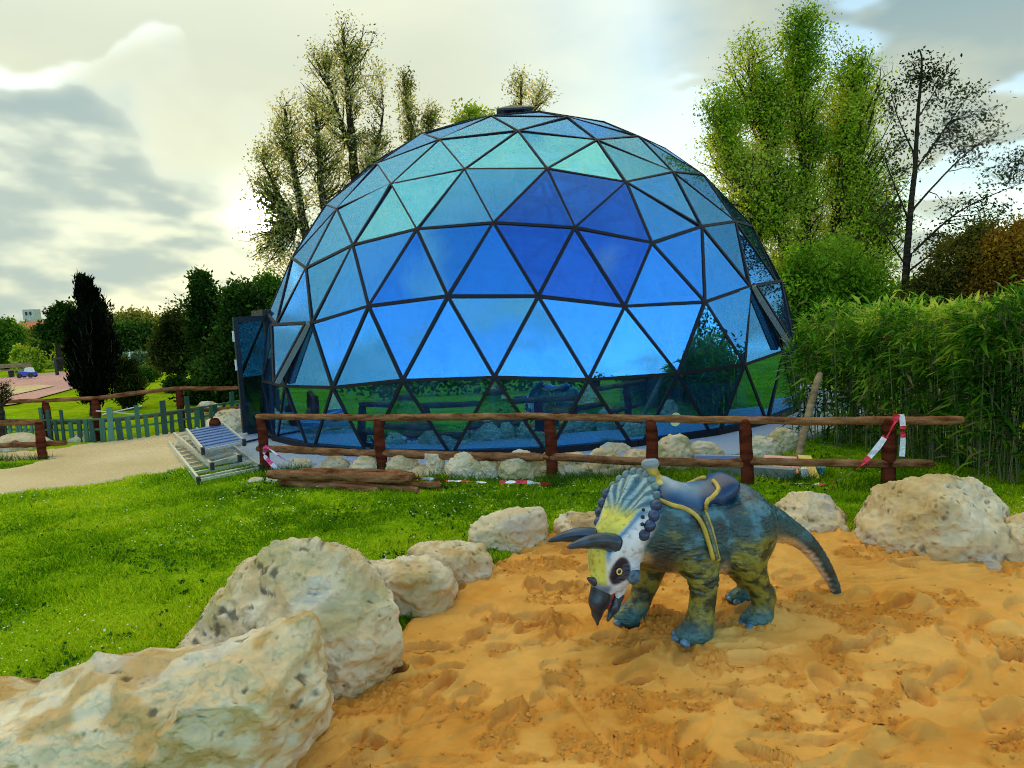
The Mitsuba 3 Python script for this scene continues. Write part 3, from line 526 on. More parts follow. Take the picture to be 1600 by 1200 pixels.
b2 = [[(-1.616, 3.500, 0.083), (-1.502, 3.500, 0.356), (-1.378, 3.500, 0.512), (-1.178, 3.450, 0.646), (-1.009, 3.400, 0.659), (-0.820, 3.350, 0.603), (-0.682, 3.350, 0.449), (-0.602, 3.350, 0.289), (-0.592, 3.300, 0.108), (-0.709, 3.290, 0.000), (-0.868, 3.226, 0.000), (-0.744, 3.150, 0.279), (-1.058, 3.200, 0.454), (-1.198, 3.150, 0.305), (-1.9, 3.15, -.2), (-.85, 3.1, -.2), (-1.9, 3.95, -.2), (-.72, 3.95, -.2), (-1.55, 3.95, .35), (-.85, 3.95, .4), (-1.033, 3.700, 0.556), (-1.371, 3.700, 0.473)]]
boulder('tall rounded boulder behind the largest block, dark lichen low on its sand side', b2, 8, .014, .045, warm=.45, moss=.55, pit=.75, soft=12)
b3 = [[(-0.903, 4.150, 0.269), (-0.807, 4.200, 0.266), (-0.624, 4.250, 0.285), (-0.469, 4.200, 0.254), (-0.384, 4.100, 0.182), (-0.442, 4.378, 0.000), (-0.632, 4.158, 0.000), (-0.732, 4.080, 0.000), (-0.629, 3.980, 0.241), (-1.1, 4.0, -.15), (-.5, 4.0, -.15), (-1.1, 4.6, -.15), (-.45, 4.6, -.1), (-1.0, 4.5, .15)]]
boulder('low rough rock right behind the tall lichen boulder', b3, 13, .016, .06, warm=.55, moss=.5, pit=.6)
b4 = [[(-0.729, 4.700, 0.180), (-0.650, 4.750, 0.194), (-0.437, 4.750, 0.200), (-0.246, 4.700, 0.179), (-0.192, 4.600, 0.124), (-0.235, 4.703, 0.000), (-0.412, 4.512, 0.000), (-0.457, 4.450, 0.179), (-.85, 4.5, -.15), (-.2, 4.5, -.15), (-.85, 5.0, -.15), (-.2, 5.0, -.1)]]
boulder('flat topped rock with a grass tuft at its end', b4, 19, .016, .05, warm=.6, moss=.3)
b5 = [[(-0.364, 5.300, 0.121), (-0.288, 5.300, 0.199), (-0.049, 5.300, 0.254), (0.149, 5.300, 0.262), (0.187, 5.250, 0.226), (0.195, 5.434, 0.000), (-0.064, 5.104, 0.000), (-0.323, 5.293, 0.000), (-0.053, 5.100, 0.211), (-0.338, 5.200, 0.079), (-.4, 5.15, -.15), (.15, 5.15, -.15), (-.4, 5.7, -.15), (.22, 5.7, -.1)]]
boulder('squarish pale rock with a sharp upper corner between lawn and sand', b5, 23, .016, .045, warm=.35, moss=.2)
b6 = [[(0.277, 5.500, 0.091), (0.387, 5.500, 0.150), (0.632, 5.500, 0.146), (0.753, 5.500, 0.100), (0.718, 5.294, -0.000), (0.316, 5.303, 0.000), (0.421, 5.350, 0.126), (.25, 5.4, -.15), (.8, 5.4, -.15), (.25, 5.9, -.15), (.8, 5.9, -.1)]]
boulder('low pinkish rock half hidden behind the dinosaur horns', b6, 29, .016, .05, warm=.7, moss=.1)
b7 = [[(1.928, 5.400, 0.137), (2.060, 5.450, 0.215), (2.191, 5.450, 0.228), (2.329, 5.400, 0.188), (2.434, 5.350, 0.049), (2.317, 5.056, 0.000), (2.064, 5.056, 0.000), (1.872, 5.212, 0.000), (2.082, 5.150, 0.196), (1.75, 5.1, -.15), (2.4, 5.1, -.15), (1.75, 5.8, -.15), (2.5, 5.8, -.15), (2.439, 5.600, 0.055)]]
boulder('pitted boulder standing behind the dinosaur tail', b7, 31, .016, .05, warm=.4, moss=.15, pit=.9)
b8 = [[(2.306, 4.850, 0.051), (2.523, 4.850, 0.297), (2.653, 4.850, 0.391), (2.890, 4.850, 0.448), (3.074, 4.800, 0.401), (3.192, 4.750, 0.264), (3.276, 4.700, -0.007), (3.120, 4.474, -0.000), (2.865, 4.373, 0.000), (2.582, 4.395, 0.000), (2.445, 4.660, 0.000), (2.334, 4.866, 0.000), (2.642, 4.500, 0.361), (2.812, 4.450, 0.263), (2.3, 4.7, -.15), (3.2, 4.3, -.15), (2.4, 5.3, -.15), (3.4, 5.2, -.15), (3.2, 5.2, .3), (2.6, 5.25, .3)]]
boulder('big whitish boulder on the sand edge before the bamboo hedge', b8, 37, .017, .045, warm=.35, moss=.12, pit=.55)
stone('small rock at the right frame edge beyond the whitish boulder', (3.286, 4.521, 0.000), .26, .25, .22, 41)
# row of stones along the slab
row_ = [(522, 736, 22, 22, 'small low stone under the left rails'), (572, 742, 26, 28, 'yellowish stone beside the second fence post'), (628, 742, 28, 32, 'broad stone right behind the second fence post'),
        (668, 746, 34, 14, 'flat slab stone with a small block on it'), (728, 750, 32, 36, 'wide pale stone in the middle of the row'), (766, 748, 17, 34, 'narrow upright stone in the row'), (814, 750, 34, 38, 'big yellowish stone left of the third fence post'),
        (858, 749, 18, 34, 'narrow stone just behind the third fence post'), (898, 748, 28, 34, 'whitish stone right of the third fence post'), (948, 747, 32, 38, 'mossy stone behind the dinosaur head'), (1000, 744, 28, 34, 'pale stone behind the saddle horn'),
        (1056, 738, 34, 50, 'tallest pointed yellow stone rising above the lower rail'), (1105, 726, 26, 28, 'round grey stone on the slab edge'), (1195, 716, 26, 30, 'pale stone near the painted ramp'), (1228, 712, 26, 36, 'mossy stone against the hedge'),
        (960, 714, 26, 16, 'low stone peeping above the lower rail'), (470, 733, 20, 16, 'small grassy stone near the corner post'), (458, 726, 14, 8, 'tiny stone on the slab left of the row')]
GP = {}
for i, (px_, py_, rw, rh, l) in enumerate(row_):
    GP[i] = None
ROWG = [(-2.050, 8.140, -0.000), (-1.639, 7.880, -0.000), (-1.235, 7.782, 0.000), (-0.942, 7.620, 0.000), (-0.528, 7.463, 0.000), (-0.275, 7.432, 0.000), (0.039, 7.357, 0.000), (0.324, 7.317, 0.000), (0.578, 7.256, 0.000), (0.897, 7.237, 0.000), (1.232, 7.242, 0.000), (1.617, 7.354, 0.000), (2.011, 7.632, 0.000), (2.654, 7.730, 0.000), (2.918, 7.832, 0.000), (1.116, 8.222, 0.000), (-2.472, 8.312, 0.000), (-2.655, 8.639, 0.000)]
for i, (px_, py_, rw, rh, l) in enumerate(row_):
    c = A(ROWG[i]); k = c[1] / 1150 * 1.06
    stone(l, c + [0, .08, 0], rw * k, max(.10, rw * k * .75), rh * k, 500 + i, key='edging_stone', group='stones edging the slab', warm=.3, moss=.75 if 'moss' in l or 'yellow' in l else .35, catg='stone')
c = A(ROWG[3]); p = np.vstack([ring(c[0] + .08, c[1] + .08, .11, .1, .08, 6, np.random.default_rng(3)), ring(c[0] + .08, c[1] + .08, .12, .1, .24, 6, np.random.default_rng(4))])
boulder('squarish small block resting on the flat slab stone', [p], 77, .015, .03, key='edging_stone', moss=.3, catg='stone')
for l, c, rx, h_ in (('pale teal rounded rock beside the lone post', (-4.540, 10.485, 0.000), .36, .17), ('pale angular rock by the open door', (-4.515, 11.650, -0.000), .45, .36), ('grey low rock behind the short fence end', (-7.765, 11.273, 0.000), .5, .18), ('small pale rock at the picket fence foot', (-7.404, 11.328, 0.000), .22, .14), ('white rock mound under the picket fence', (-6.832, 11.548, 0.000), .2, .13)):
    stone(l, c, rx, rx * .7, h_, len(l), key='rock', warm=.2, moss=.2, catg='rock', amp=.05)
stone('small mint coloured stone by the end of the fallen poles', (-2.516, 7.874, 0.000), .06, .05, .05, 91, key='pebble', catg='pebble'); stone('small white stone in the grass near the ladders', (-2.654, 7.845, 0.000), .07, .05, .06, 92, key='pebble', catg='pebble'); stone('flat pale stone in the weeds left of the fallen poles', (-2.843, 7.890, 0.000), .09, .06, .04, 93, key='pebble', catg='pebble')

# ------------------------------------------------------------------ painted ramp and basin by the hedge
gA, gB, gC, gD = A((1.887, 7.054, 0.000)), A((2.510, 6.637, 0.000)), A((2.880, 6.813, 0.000)), A((2.686, 7.266, 0.000))
tag(add('timber_edging', beam(gA + [0, .02, .055], gB + [.05, .02, .055], .10, .11), 'edging_mat'), 'grey painted timber edging lying on the grass behind the dinosaur saddle', 'timber')
tag(add('timber_edging', beam(gA + [-.1, .22, .10], gA + [.36, .06, .10], .04, .12), 'edging_mat2'), 'upright bluish board behind the grey timber edging', 'timber')
rp = name('painted_ramp'); tag(rp, 'small pink and yellow painted ramp beside the leaning pole', 'ramp')
u = unit(gB - gA); w_ = A([-u[1], u[0], 0]); o = gA + u * .42 + w_ * .14
def panel(a, b, c, d, th): a, b, c, d = map(A, (a, b, c, d)); n_ = unit(np.cross(b - a, d - a)) * th; return trimesh.convex.convex_hull(np.vstack([a, b, c, d, a - n_, b - n_, c - n_, d - n_]))
add(rp + '__board', panel(o + [0, 0, .06], o + u * .40 + [0, 0, .04], o + u * .32 + w_ * .16 + [0, 0, .17], o + u * .02 + w_ * .16 + [0, 0, .17], .03), 'ramp_pink')
for q_ in (.40,): add(rp + '__kerb', panel(o + u * (q_ + .01) + [0, -.02, .03], o + u * (q_ + .14) + [0, -.05, .02], o + u * (q_ + .05) + w_ * .16 + [0, 0, .19], o + u * (q_ - .07) + w_ * .16 + [0, 0, .19], .05), 'ramp_yellow')
add(rp + '__blue_mark', panel(o + u * .20 + w_ * .085 + [0, -.006, .113], o + u * .29 + w_ * .08 + [0, -.006, .108], o + u * .27 + w_ * .14 + [0, -.006, .155], o + u * .19 + w_ * .14 + [0, -.006, .155], .004), 'basin_blue')
add(rp + '__foot', box((.06, .05, .10), o + u * .40 + [0, -.05, .06]), 'white')
bs = name('basin'); tag(bs, 'shallow blue basin behind the foot of the leaning pole', 'basin')
pts = A([gB + [.02, .18, 0], gC + [.02, .0, 0], gC + [.0, .25, 0], gD + [.05, .0, 0], gB + [-.12, .5, 0]]); base = np.vstack([pts + [0, 0, .02], pts + [0, 0, .06]])
add(bs + '__tray', trimesh.convex.convex_hull(base), 'basin_blue'); add(bs + '__rim', tubes(np.vstack([pts, pts[:1]]) + [0, 0, .075], np.full(6, .014), 6), 'basin_rim')

# ------------------------------------------------------------------ the horned dinosaur statue
FW, LF, UP = A([-.9655, -.2604, 0]), A([.2604, -.9655, 0]), A([0, 0, 1.])
P0 = A([.98, 3.77, 0])
hO = A((0.462, 3.610, 0.483)); hn = unit(A([-.80, -.60, .0])); hd = unit(A([0, 0, -1.]) + hn * .26); hn = unit(hn - hd * (hn @ hd)); hs = np.cross(hn, hd)
def HP(u, v, w=0.): return hO + hd * u + hn * v + hs * w
HR = np.stack([hd, hn, hs], 1)
LO, HI, HS = (.22, 3.28, -.06), (1.86, 4.25, .98), .0085
torso, head, legs = Field(LO, HI, HS), Field(LO, HI, HS), Field(LO, HI, HS)
def trunk_at(px_pt, ry, rz_, rx=.12, k=.08): torso.ell(px_pt, (rx, ry, rz_), np.stack([FW, LF, UP], 1), k)
torso.chain([((0.717, 3.699, 0.507), .165), ((0.910, 3.751, 0.459), .175), ((1.148, 3.815, 0.447), .185)], .05)
trunk_at(A((0.753, 3.709, 0.556)), .19, .215, .15); trunk_at(A((0.937, 3.758, 0.504)), .205, .215, .17); trunk_at(A((1.168, 3.821, 0.507)), .19, .215, .16)
torso.limb([((1.187, 3.826, 0.515), .150), ((1.334, 3.876, 0.482), .105), ((1.476, 3.924, 0.413), .066), ((1.590, 3.965, 0.321), .052), ((1.693, 4.004, 0.181), .041), ((1.769, 4.024, 0.027), .028), ((1.809, 4.035, -0.153), .013)], .008, 26)
torso.chain([((0.737, 3.704, 0.576), .15), ((0.614, 3.671, 0.542), .125), (HP(-.08, -.10), .11)], .05)
# head
tl = math.radians(16); FR = HR @ A([[math.cos(tl), math.sin(tl), 0], [-math.sin(tl), math.cos(tl), 0], [0, 0, 1]]).T
def fr(u, v, w): return HP(-.06, -.01) + FR @ A([u, v, w])          # frill frame: hinged at the back of the skull
head.ell(fr(-.145, -.02, 0), (.205, .030, .175), FR, .03)
head.ell(fr(-.06, -.015, 0), (.16, .035, .15), FR, .03)
head.cone(fr(-.30, .015, 0), HP(-.04, .055), .016, .03, .05)         # mid ridge
for s_ in (-1, 1): head.cone(fr(-.24, .005, s_ * .12), HP(0, .05, s_ * .07), .012, .03, .04)
head.chain([(HP(-.06, .0), .095), (HP(.04, .02), .085), (HP(.14, .03), .068), (HP(.23, .035), .046)], .04)
for s_ in (-1, 1):
    head.chain([(HP(-.02, -.05, s_ * .075), .055), (HP(.10, -.055, s_ * .075), .045), (HP(.18, -.02, s_ * .04), .03)], .04)
    head.cone(HP(.03, .075, s_ * .055), HP(.10, .055, s_ * .06), .03, .022, .03)
head.chain([(HP(.06, -.085), .062), (HP(.16, -.085), .045), (HP(.27, -.078), .028)], .03)
head.cone(HP(.16, -.030, 0), HP(.34, -.008, 0), .022, .040, .02, sub=True)       # open mouth
# legs: (joint, radius) down to the foot
leg_def = [[((0.814, 3.601, 0.565), .120), ((0.865, 3.563, 0.423), .096), ((0.897, 3.551, 0.324), .074), ((0.890, 3.549, 0.186), .063), ((0.866, 3.542, 0.067), .072)],
           [((0.742, 3.830, 0.451), .11), ((0.689, 3.837, 0.292), .085), ((0.646, 3.835, 0.153), .062), ((0.595, 3.822, 0.054), .060), ((0.565, 3.814, 0.016), .060)],
           [((1.173, 3.718, 0.523), .150), ((1.141, 3.668, 0.385), .110), ((1.199, 3.674, 0.254), .068), ((1.237, 3.684, 0.138), .054), ((1.223, 3.680, 0.027), .060)],
           [((1.183, 3.928, 0.431), .13), ((1.215, 3.978, 0.231), .09), ((1.294, 4.010, 0.085), .058), ((1.259, 4.001, -0.040), .058)]]
for L in leg_def: legs.limb(L, .008)
legs.cone((1.263, 3.691, 0.175), (1.285, 3.697, 0.137), .042, .03, .03)
feet = [(A(leg_def[0][-1][0]), 1.0), (A(leg_def[1][-1][0]), .9), (A(leg_def[2][-1][0]), .9), (A(leg_def[3][-1][0]), .85)]
for c, s_ in feet: legs.ell([*(c + FW * .03)[:2], .045 * s_], (.090 * s_, .078 * s_, .055 * s_), np.stack([FW, LF, UP], 1), .04)
body = Field(LO, HI, HS)
k_ = .05; body.f = torso.f.copy()
body.put((slice(None),) * 3, legs.f, .06); body.put((slice(None),) * 3, head.f, .045)
m = body.mesh(); v = A(m.vertices); nr = A(m.vertex_normals)
dT, dH, dL = torso.at(v), head.at(v), legs.at(v)
wl = ss(.03, -.03, dL - dT); wh = ss(.022, -.022, dH - np.minimum(dT, dL))
# carved wrinkles round the shoulder and over the knees, folds along the flank
def rings_(c, r0, r1, freq, amp):
    r = np.linalg.norm((v - A(c)) * A([1, .6, 1.25]), axis=1); return amp * np.sin(r * freq) * ss(r0, r0 + .02, r) * ss(r1, r1 - .04, r)
disp = rings_((0.872, 3.544, 0.403), .05, .20, 190, .0045) * ss(.1, .2, (v - P0) @ LF * 1.0 + .1) + rings_((1.097, 3.553, 0.371), -.02, .06, 330, .005)
disp += (.006 * (1 - ss(-.45, -.6, (v - P0) @ FW)) * (nfbm(v * 16, 3, 81) - .5)) + (.004 - .003 * ss(-.45, -.6, (v - P0) @ FW)) * (nfbm(v * [60, 60, 26], 3, 82) - .5) * (1 - .7 * wh)
al, zz = (v - P0) @ FW, v[:, 2]
tail = ss(-.50, -.62, al); disp += tail * .0008 * np.sin(al * 260) * (nr[:, 2] > -.2)
m.vertices = v + nr * disp[:, None]
n1, n2, n3 = nfbm(v * 7, 4, 83), nfbm(v * 22, 3, 84), nfbm(v * 60, 3, 85)
def C(*c): return np.broadcast_to(A(c), (len(v), 3))
col = lerp((.003, .018, .020), (.016, .115, .115), np.clip(1.6 * n1 - .35, 0, 1))
col = lerp(col, C(.09, .28, .34), .5 * ss(.53, .64, nfbm(v * 11 + 5, 4, 86)) * ss(.30, .5, zz))
olive = lerp(C(.018, .035, .015), C(.23, .22, .025), ss(.35, .62, n2))
col = lerp(col, olive, np.clip(wl * ss(.56, .36, zz) * .95 + wl * ss(.50, .60, n1) * .6, 0, 1) * ss(-.3, .1, (v - P0) @ LF + .2))
col = lerp(col, C(.018, .12, .12), wl * ss(.14, .05, zz) * .9)
belly = ss(-.25, -.65, nr[:, 2]) * (1 - wl) * ss(.25, .30, zz + .4 * tail)
col = lerp(col, C(.62, .42, .20), belly * (1 - tail) * .95); col = lerp(col, C(.66, .55, .42), tail * ss(-.25, -.62, nr[:, 2] + .2 * n2 - .1))
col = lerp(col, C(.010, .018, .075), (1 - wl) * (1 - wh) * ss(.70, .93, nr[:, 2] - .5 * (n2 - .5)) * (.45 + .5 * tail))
col = col * lerp(C(1, 1, 1), C(.35, .35, .4), ss(.58, .66, n3) * .7)
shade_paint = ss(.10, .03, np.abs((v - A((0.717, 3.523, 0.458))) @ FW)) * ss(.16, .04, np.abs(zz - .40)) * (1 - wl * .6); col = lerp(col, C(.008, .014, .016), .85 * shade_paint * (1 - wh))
# head colours
q = (v - hO) @ HR; u_, v_, w_ = q.T; nq = nr @ HR
qf = (v - fr(0, 0, 0)) @ FR; fu, fv, fw = qf.T
hc = lerp(C(.58, .64, .72), C(.86, .83, .76), np.clip(1.5 * n1 - .2, 0, 1))                              # white cheeks
yel = lerp(C(.46, .44, .04), C(.74, .66, .08), ss(.35, .65, n1))
aw = np.abs(w_)
hc = lerp(hc, yel, ss(.075, .055, aw - .30 * np.clip(-u_ - .02, 0, .4)) * ss(.22, .16, u_) * ss(.1, .3, nq[:, 1]))
hc = lerp(hc, C(.05, .20, .36), np.exp(-((aw - .075 - .30 * np.clip(-u_ - .02, 0, .4)) / .011) ** 2) * ss(.1, .0, u_) * (nq[:, 1] > 0))
frt = ss(-.09, -.19, fu + .05 * (n1 - .5) + .25 * np.clip(np.abs(fw) - .08, 0, 1) * 0)
rad = np.arctan2(fw, fu + .02)
hc = lerp(hc, lerp(C(.04, .13, .17), C(.30, .44, .44), ss(.3, .8, np.sin(rad * 34 + 6 * n1) * .5 + .5)), frt)
hc = lerp(hc, C(.03, .12, .14), (nq[:, 1] < -.15) * ss(.0, -.04, fu) * .95)                              # back of the frill
hc = lerp(hc, C(.01, .012, .03), ss(.060, .048, np.hypot((u_ - .095) * .74, (v_ - .026) * 1.05)) * (aw > .03))        # eye patches
hc = lerp(hc, C(.03, .12, .28), ss(.15, .20, u_) * ss(.02, .05, v_) * .9)
hc = lerp(hc, C(.42, .03, .03), ss(.036, .026, np.linalg.norm(q - np.clip((q - A([.17, -.028, 0])) @ A([.988, .151, 0]), 0, .17)[:, None] * A([.988, .151, 0]) - A([.17, -.028, 0]), axis=1)) * (aw < .036))
hc = lerp(hc, C(.60, .42, .22), ss(-.05, -.10, v_) * ss(.10, .0, u_) * ss(-.12, -.04, u_) * ss(.08, .02, aw))
hc = hc * lerp(C(1, 1, 1), C(.4, .42, .45), ss(.60, .68, n3) * .6)
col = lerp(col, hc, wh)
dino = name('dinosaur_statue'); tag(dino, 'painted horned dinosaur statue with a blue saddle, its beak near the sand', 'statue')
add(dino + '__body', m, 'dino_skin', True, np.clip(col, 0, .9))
def pc(mm, c1, c2, f=20): t = nfbm(A(mm.vertices) * f, 3, 90)[:, None]; t = np.clip(1.8 * t - .4, 0, 1); return A(c1) * (1 - t) + A(c2) * t
for s_ in (1, -1):
    p = curve([HP(-.035, .055, s_ * .062), HP(-.045, .16, s_ * .066), HP(-.035, .27, s_ * .070), HP(-.010, .375, s_ * .068)], 16); r = np.interp(np.linspace(0, 1, 16), [0, .2, .6, .92, 1], [.050, .044, .031, .012, .003])
    mm = tubes(p, r, 14); mm.vertices += A(mm.vertex_normals) * (.006 * (nfbm(A(mm.vertices) * [30, 30, 70], 3, 91) - .5))[:, None]; add(dino + '__horn', mm, 'dino_dark', True, pc(mm, (.008, .012, .020), (.04, .08, .12)))
mm = tubes(curve([HP(.165, .06), HP(.165, .105), HP(.15, .15)], 8), [.036, .034, .030, .025, .019, .013, .008, .002], 12); tag(add(dino + '__nose_horn', mm, 'dino_dark', True, pc(mm, (.008, .012, .02), (.05, .06, .07))), 'short dark horn on the nose')
bk = Field(HP(.30, .02) - .16, HP(.30, .02) + .16, .005); bk.chain([(HP(.205, .045), .050), (HP(.27, .052), .042), (HP(.33, .044), .024), (HP(.385, .030), .006)], .02); bk.ell(HP(.25, .03), (.06, .045, .045), HR, .03)
mm = bk.mesh(); add(dino + '__beak', mm, 'dino_dark', True, pc(mm, (.006, .010, .018), (.025, .05, .07)))
bk = Field(HP(.30, -.05) - .13, HP(.30, -.05) + .13, .005); bk.chain([(HP(.24, -.086), .034), (HP(.30, -.070), .026), (HP(.365, -.040), .009)], .02)
mm = bk.mesh(); tag(add(dino + '__lower_beak', mm, 'dino_dark', True, pc(mm, (.008, .02, .03), (.06, .10, .12))), 'dark lower beak hanging open')
mm = tubes(curve([HP(.16, -.042), HP(.25, -.034), HP(.31, -.018)], 10), np.interp(np.linspace(0, 1, 10), [0, .7, 1], [.018, .016, .005]), 10); tag(add(dino + '__tongue', mm, 'tongue_mat', True), 'red tongue in the open beak')
for s_ in (1, -1):
    e = HP(.095, .030, s_ * .083); k = add(dino + '__eye', dsphere(e, .020, 3), 'eye_mat', True)
    mm = trimesh.creation.torus(.0135, .0035, 16, 8); mm.vertices = mm.vertices @ frame((0, 0, 0), hs * s_ + hn * .25).T + e + unit(hs * s_ + hn * .25) * .0165; add(k + '__iris', mm, 'ramp_yellow', True)
for i, th in enumerate(np.linspace(-118, 118, 17)):
    t_ = math.radians(th); side = abs(th) > 62; r = .031 if side else .022
    mm = dsphere(fr(-.145 - .208 * math.cos(t_), -.018, .178 * math.sin(t_)), r, 2, (1.05, .85, 1.0), FR); mm.vertices += A(mm.vertex_normals) * (.006 * (nfbm(A(mm.vertices) * 60, 2, i) - .5))[:, None]
    add(dino + '__frill_knob', mm, 'dino_dark', True, pc(mm, (.008, .014, .035), (.03, .06, .14)) if side else pc(mm, (.05, .10, .12), (.20, .30, .30)))
for s_ in (1, -1):
    mm = dsphere(HP(.115, -.055, s_ * .118), .040, 3, (1.05, 1, .55), HR); mm.vertices += A(mm.vertex_normals) * (.010 * (nfbm(A(mm.vertices) * 45, 3, 7) - .5))[:, None]; add(dino + '__cheek_boss', mm, 'dino_dark', True, pc(mm, (.01, .02, .05), (.12, .24, .30), 40))
for i in range(8):     # dark studs on the frill
    for s_ in (1, -1) if i < 4 else (1,):
        t_ = .22 + .045 * i; mm = dsphere(fr(-.09 - .035 * i, .015, s_ * (.155 - .012 * i)) if i < 4 else fr(-.03 - .04 * (i - 4), .030, .03 - .02 * (i - 4)), .010, 1); add(dino + '__stud', mm, 'black_mat', True)
for c, s_ in feet:
    for an in (-.75, -.1, .6):
        d = FW * math.cos(an) + LF * math.sin(an); mm = dsphere(A([*c[:2], .028 * s_]) + FW * .03 + d * .088 * s_, .026 * s_, 2, (1, 1, .85)); add(dino + '__toe_nail', mm, 'dino_dark', True, pc(mm, (.02, .05, .08), (.14, .28, .36), 40))
# saddle over the back
Zs = [((0.620, 3.466, 0.872)), ((0.649, 3.474, 0.797)), ((0.713, 3.491, 0.735)), ((0.828, 3.522, 0.685)), ((0.911, 3.544, 0.652)), ((0.953, 3.556, 0.688)), ((1.023, 3.574, 0.718)), ((1.073, 3.588, 0.797))]
sa = A([(A(p) - P0) @ FW for p in Zs]); sz = A([p[2] for p in Zs]); o_ = np.argsort(sa); sa, sz = sa[o_], sz[o_]
g = [torso.o[k] + np.arange(torso.n[k]) * HS for k in range(3)]; X = np.stack(np.meshgrid(*g, indexing='ij'), -1)
aa = (X - P0) @ FW; ll_ = (X - P0) @ LF
sf = Field(LO, HI, HS); base_ = torso.f - .020
reg = np.interp(aa, sa, sz) - X[..., 2] + np.where((aa < sa[0]) | (aa > sa[-1]), 9, 0)
reg = np.maximum(reg, np.maximum(sa[0] - aa, aa - sa[-1])); d_ = np.maximum(base_, reg); t_ = np.maximum(.014 - np.abs(base_ - reg), 0); sf.f = d_ + t_ * t_ / (4 * .014)
sf.chain([(A((0.752, 3.709, 0.719)) + LF * .09, .02), (A((0.733, 3.703, 0.771)), .034), (A((0.752, 3.709, 0.719)) - LF * .09, .02)], .04)
for c_, r_, w__ in (((0.766, 3.712, 0.704), .075, .13), ((0.835, 3.731, 0.681), .07, .135), ((0.917, 3.753, 0.671), .07, .14), ((0.993, 3.774, 0.682), .068, .14), ((1.052, 3.789, 0.709), .060, .135), ((1.089, 3.799, 0.739), .048, .12)): sf.ell(c_, (.055, w__, r_), np.stack([FW, LF, UP], 1), .05)
sf.put((slice(None),) * 3, torso.f + .004, .01, sub=True)
mm = sf.mesh(); vv = A(mm.vertices); hgt = vv[:, 2] - np.interp((vv - P0) @ FW, sa, sz); t1 = nfbm(vv * 18, 3, 92)
sc_ = lerp((.008, .035, .10), (.07, .17, .27), ss(.01, .08, hgt + .03 * (t1 - .5))); sc_ = lerp(sc_, np.broadcast_to((.46, .48, .48), sc_.shape), ss(.07, .15, hgt + .05 * (t1 - .5)))
sad = add(dino + '__saddle', mm, 'vc_gloss', True, sc_); tag(sad, 'blue saddle with a worn grey seat and yellow piping')
def onto(pts, lift=.006, sign=1):
    p = curve(pts, 40); a = (p - P0) @ LF; p = p - np.outer(a, LF) + np.outer(np.full(40, .34 * sign), LF); best = p.copy(); hit = np.zeros(40, bool); F_ = np.minimum(np.minimum(sf.f, torso.f), legs.f - .008); fld = Field(LO, HI, HS); fld.f = F_
    for s_ in np.arange(0, .40, .004):
        qq = p - LF * s_ * sign; inside = (fld.at(qq) < lift) & ~hit; best[inside] = qq[inside]; hit |= inside
    return best[hit]
pipe1 = [(0.632, 3.469, 0.849), (0.650, 3.474, 0.803), (0.693, 3.486, 0.744), (0.765, 3.505, 0.706), (0.831, 3.523, 0.681), (0.873, 3.534, 0.634), (0.898, 3.541, 0.550), (0.915, 3.545, 0.440)]
pipe2 = [(1.073, 3.671, 0.810), (1.063, 3.585, 0.788), (1.044, 3.580, 0.742), (0.995, 3.567, 0.715), (0.954, 3.556, 0.698), (0.939, 3.552, 0.658), (0.949, 3.554, 0.543), (0.963, 3.558, 0.419)]
for sg in (1, -1):
    for pp in (pipe1, pipe2):
        c_ = onto(pp, .006, sg)
        if len(c_) > 4: mm = tubes(c_, np.full(len(c_), .0115), 8); add(sad + '__piping', mm, 'dino_dark', True, pc(mm, (.30, .19, .02), (.62, .44, .06), 30))
strap = np.vstack([onto([(0.911, 3.544, 0.642), (0.929, 3.549, 0.545), (0.942, 3.553, 0.436)], .004)]); mm = tubes(strap, np.full(len(strap), .016), 6); add(sad + '__strap', mm, 'dino_dark', True, pc(mm, (.02, .05, .05), (.16, .18, .06), 30))
hf = Field(A((0.693, 3.693, 0.816)) - .16, A((0.693, 3.693, 0.816)) + .16, .005)
hf.chain([((0.760, 3.711, 0.731), .030), ((0.727, 3.702, 0.789), .026), ((0.697, 3.694, 0.839), .022), ((0.681, 3.690, 0.874), .026)], .02); hf.cone((0.661, 3.684, 0.886), (0.703, 3.695, 0.885), .026, .026, .012); hf.ell(A((0.706, 3.696, 0.788)), (.05, .06, .018), np.stack([FW, LF, UP], 1), .02)
mm = hf.mesh(); vv = A(mm.vertices); tz = ss((0.681, 3.689, 0.858)[2], (0.681, 3.690, 0.874)[2], vv[:, 2]); cc_ = lerp(pc(mm, (.42, .26, .03), (.66, .50, .10), 25), np.broadcast_to((.22, .27, .28), vv.shape), tz)
tag(add(dino + '__saddle_horn', mm, 'dino_dark', True, cc_), 'yellow saddle horn with a grey cap')

# ------------------------------------------------------------------ foliage
def leaves(p, size, rng, pal, clump=1.2, seed=0, aspect=.5, bias=None, spread=1.0):
    """rhombic leaves at the points p: (mesh, vertex colours)"""
    n = len(p); d = rng.normal(size=(n, 3)) * spread + (0 if bias is None else bias); d = unit(d); w = unit(np.cross(d, rng.normal(size=(n, 3)))); L = (size * rng.uniform(.6, 1.35, n))[:, None]
    v = np.stack([p, p + d * L * .45 + w * L * aspect * .5, p + d * L, p + d * L * .45 - w * L * aspect * .5], 1).reshape(-1, 3)
    i = np.arange(n)[:, None] * 4; f = np.vstack([i + [[0, 1, 2]], i + [[0, 2, 3]]])
    t = np.clip(1.5 * nfbm(p / clump + seed, 3, 93) - .25 + rng.normal(0, .22, n), 0, 1)
    pal = A(pal, float); k = t * (len(pal) - 1); a = np.clip(k.astype(int), 0, len(pal) - 2); c = pal[a] + (pal[a + 1] - pal[a]) * (k - a)[:, None]
    return trimesh.Trimesh(v, f, process=False), np.repeat(c * rng.uniform(.75, 1.25, (n, 1)), 4, 0)
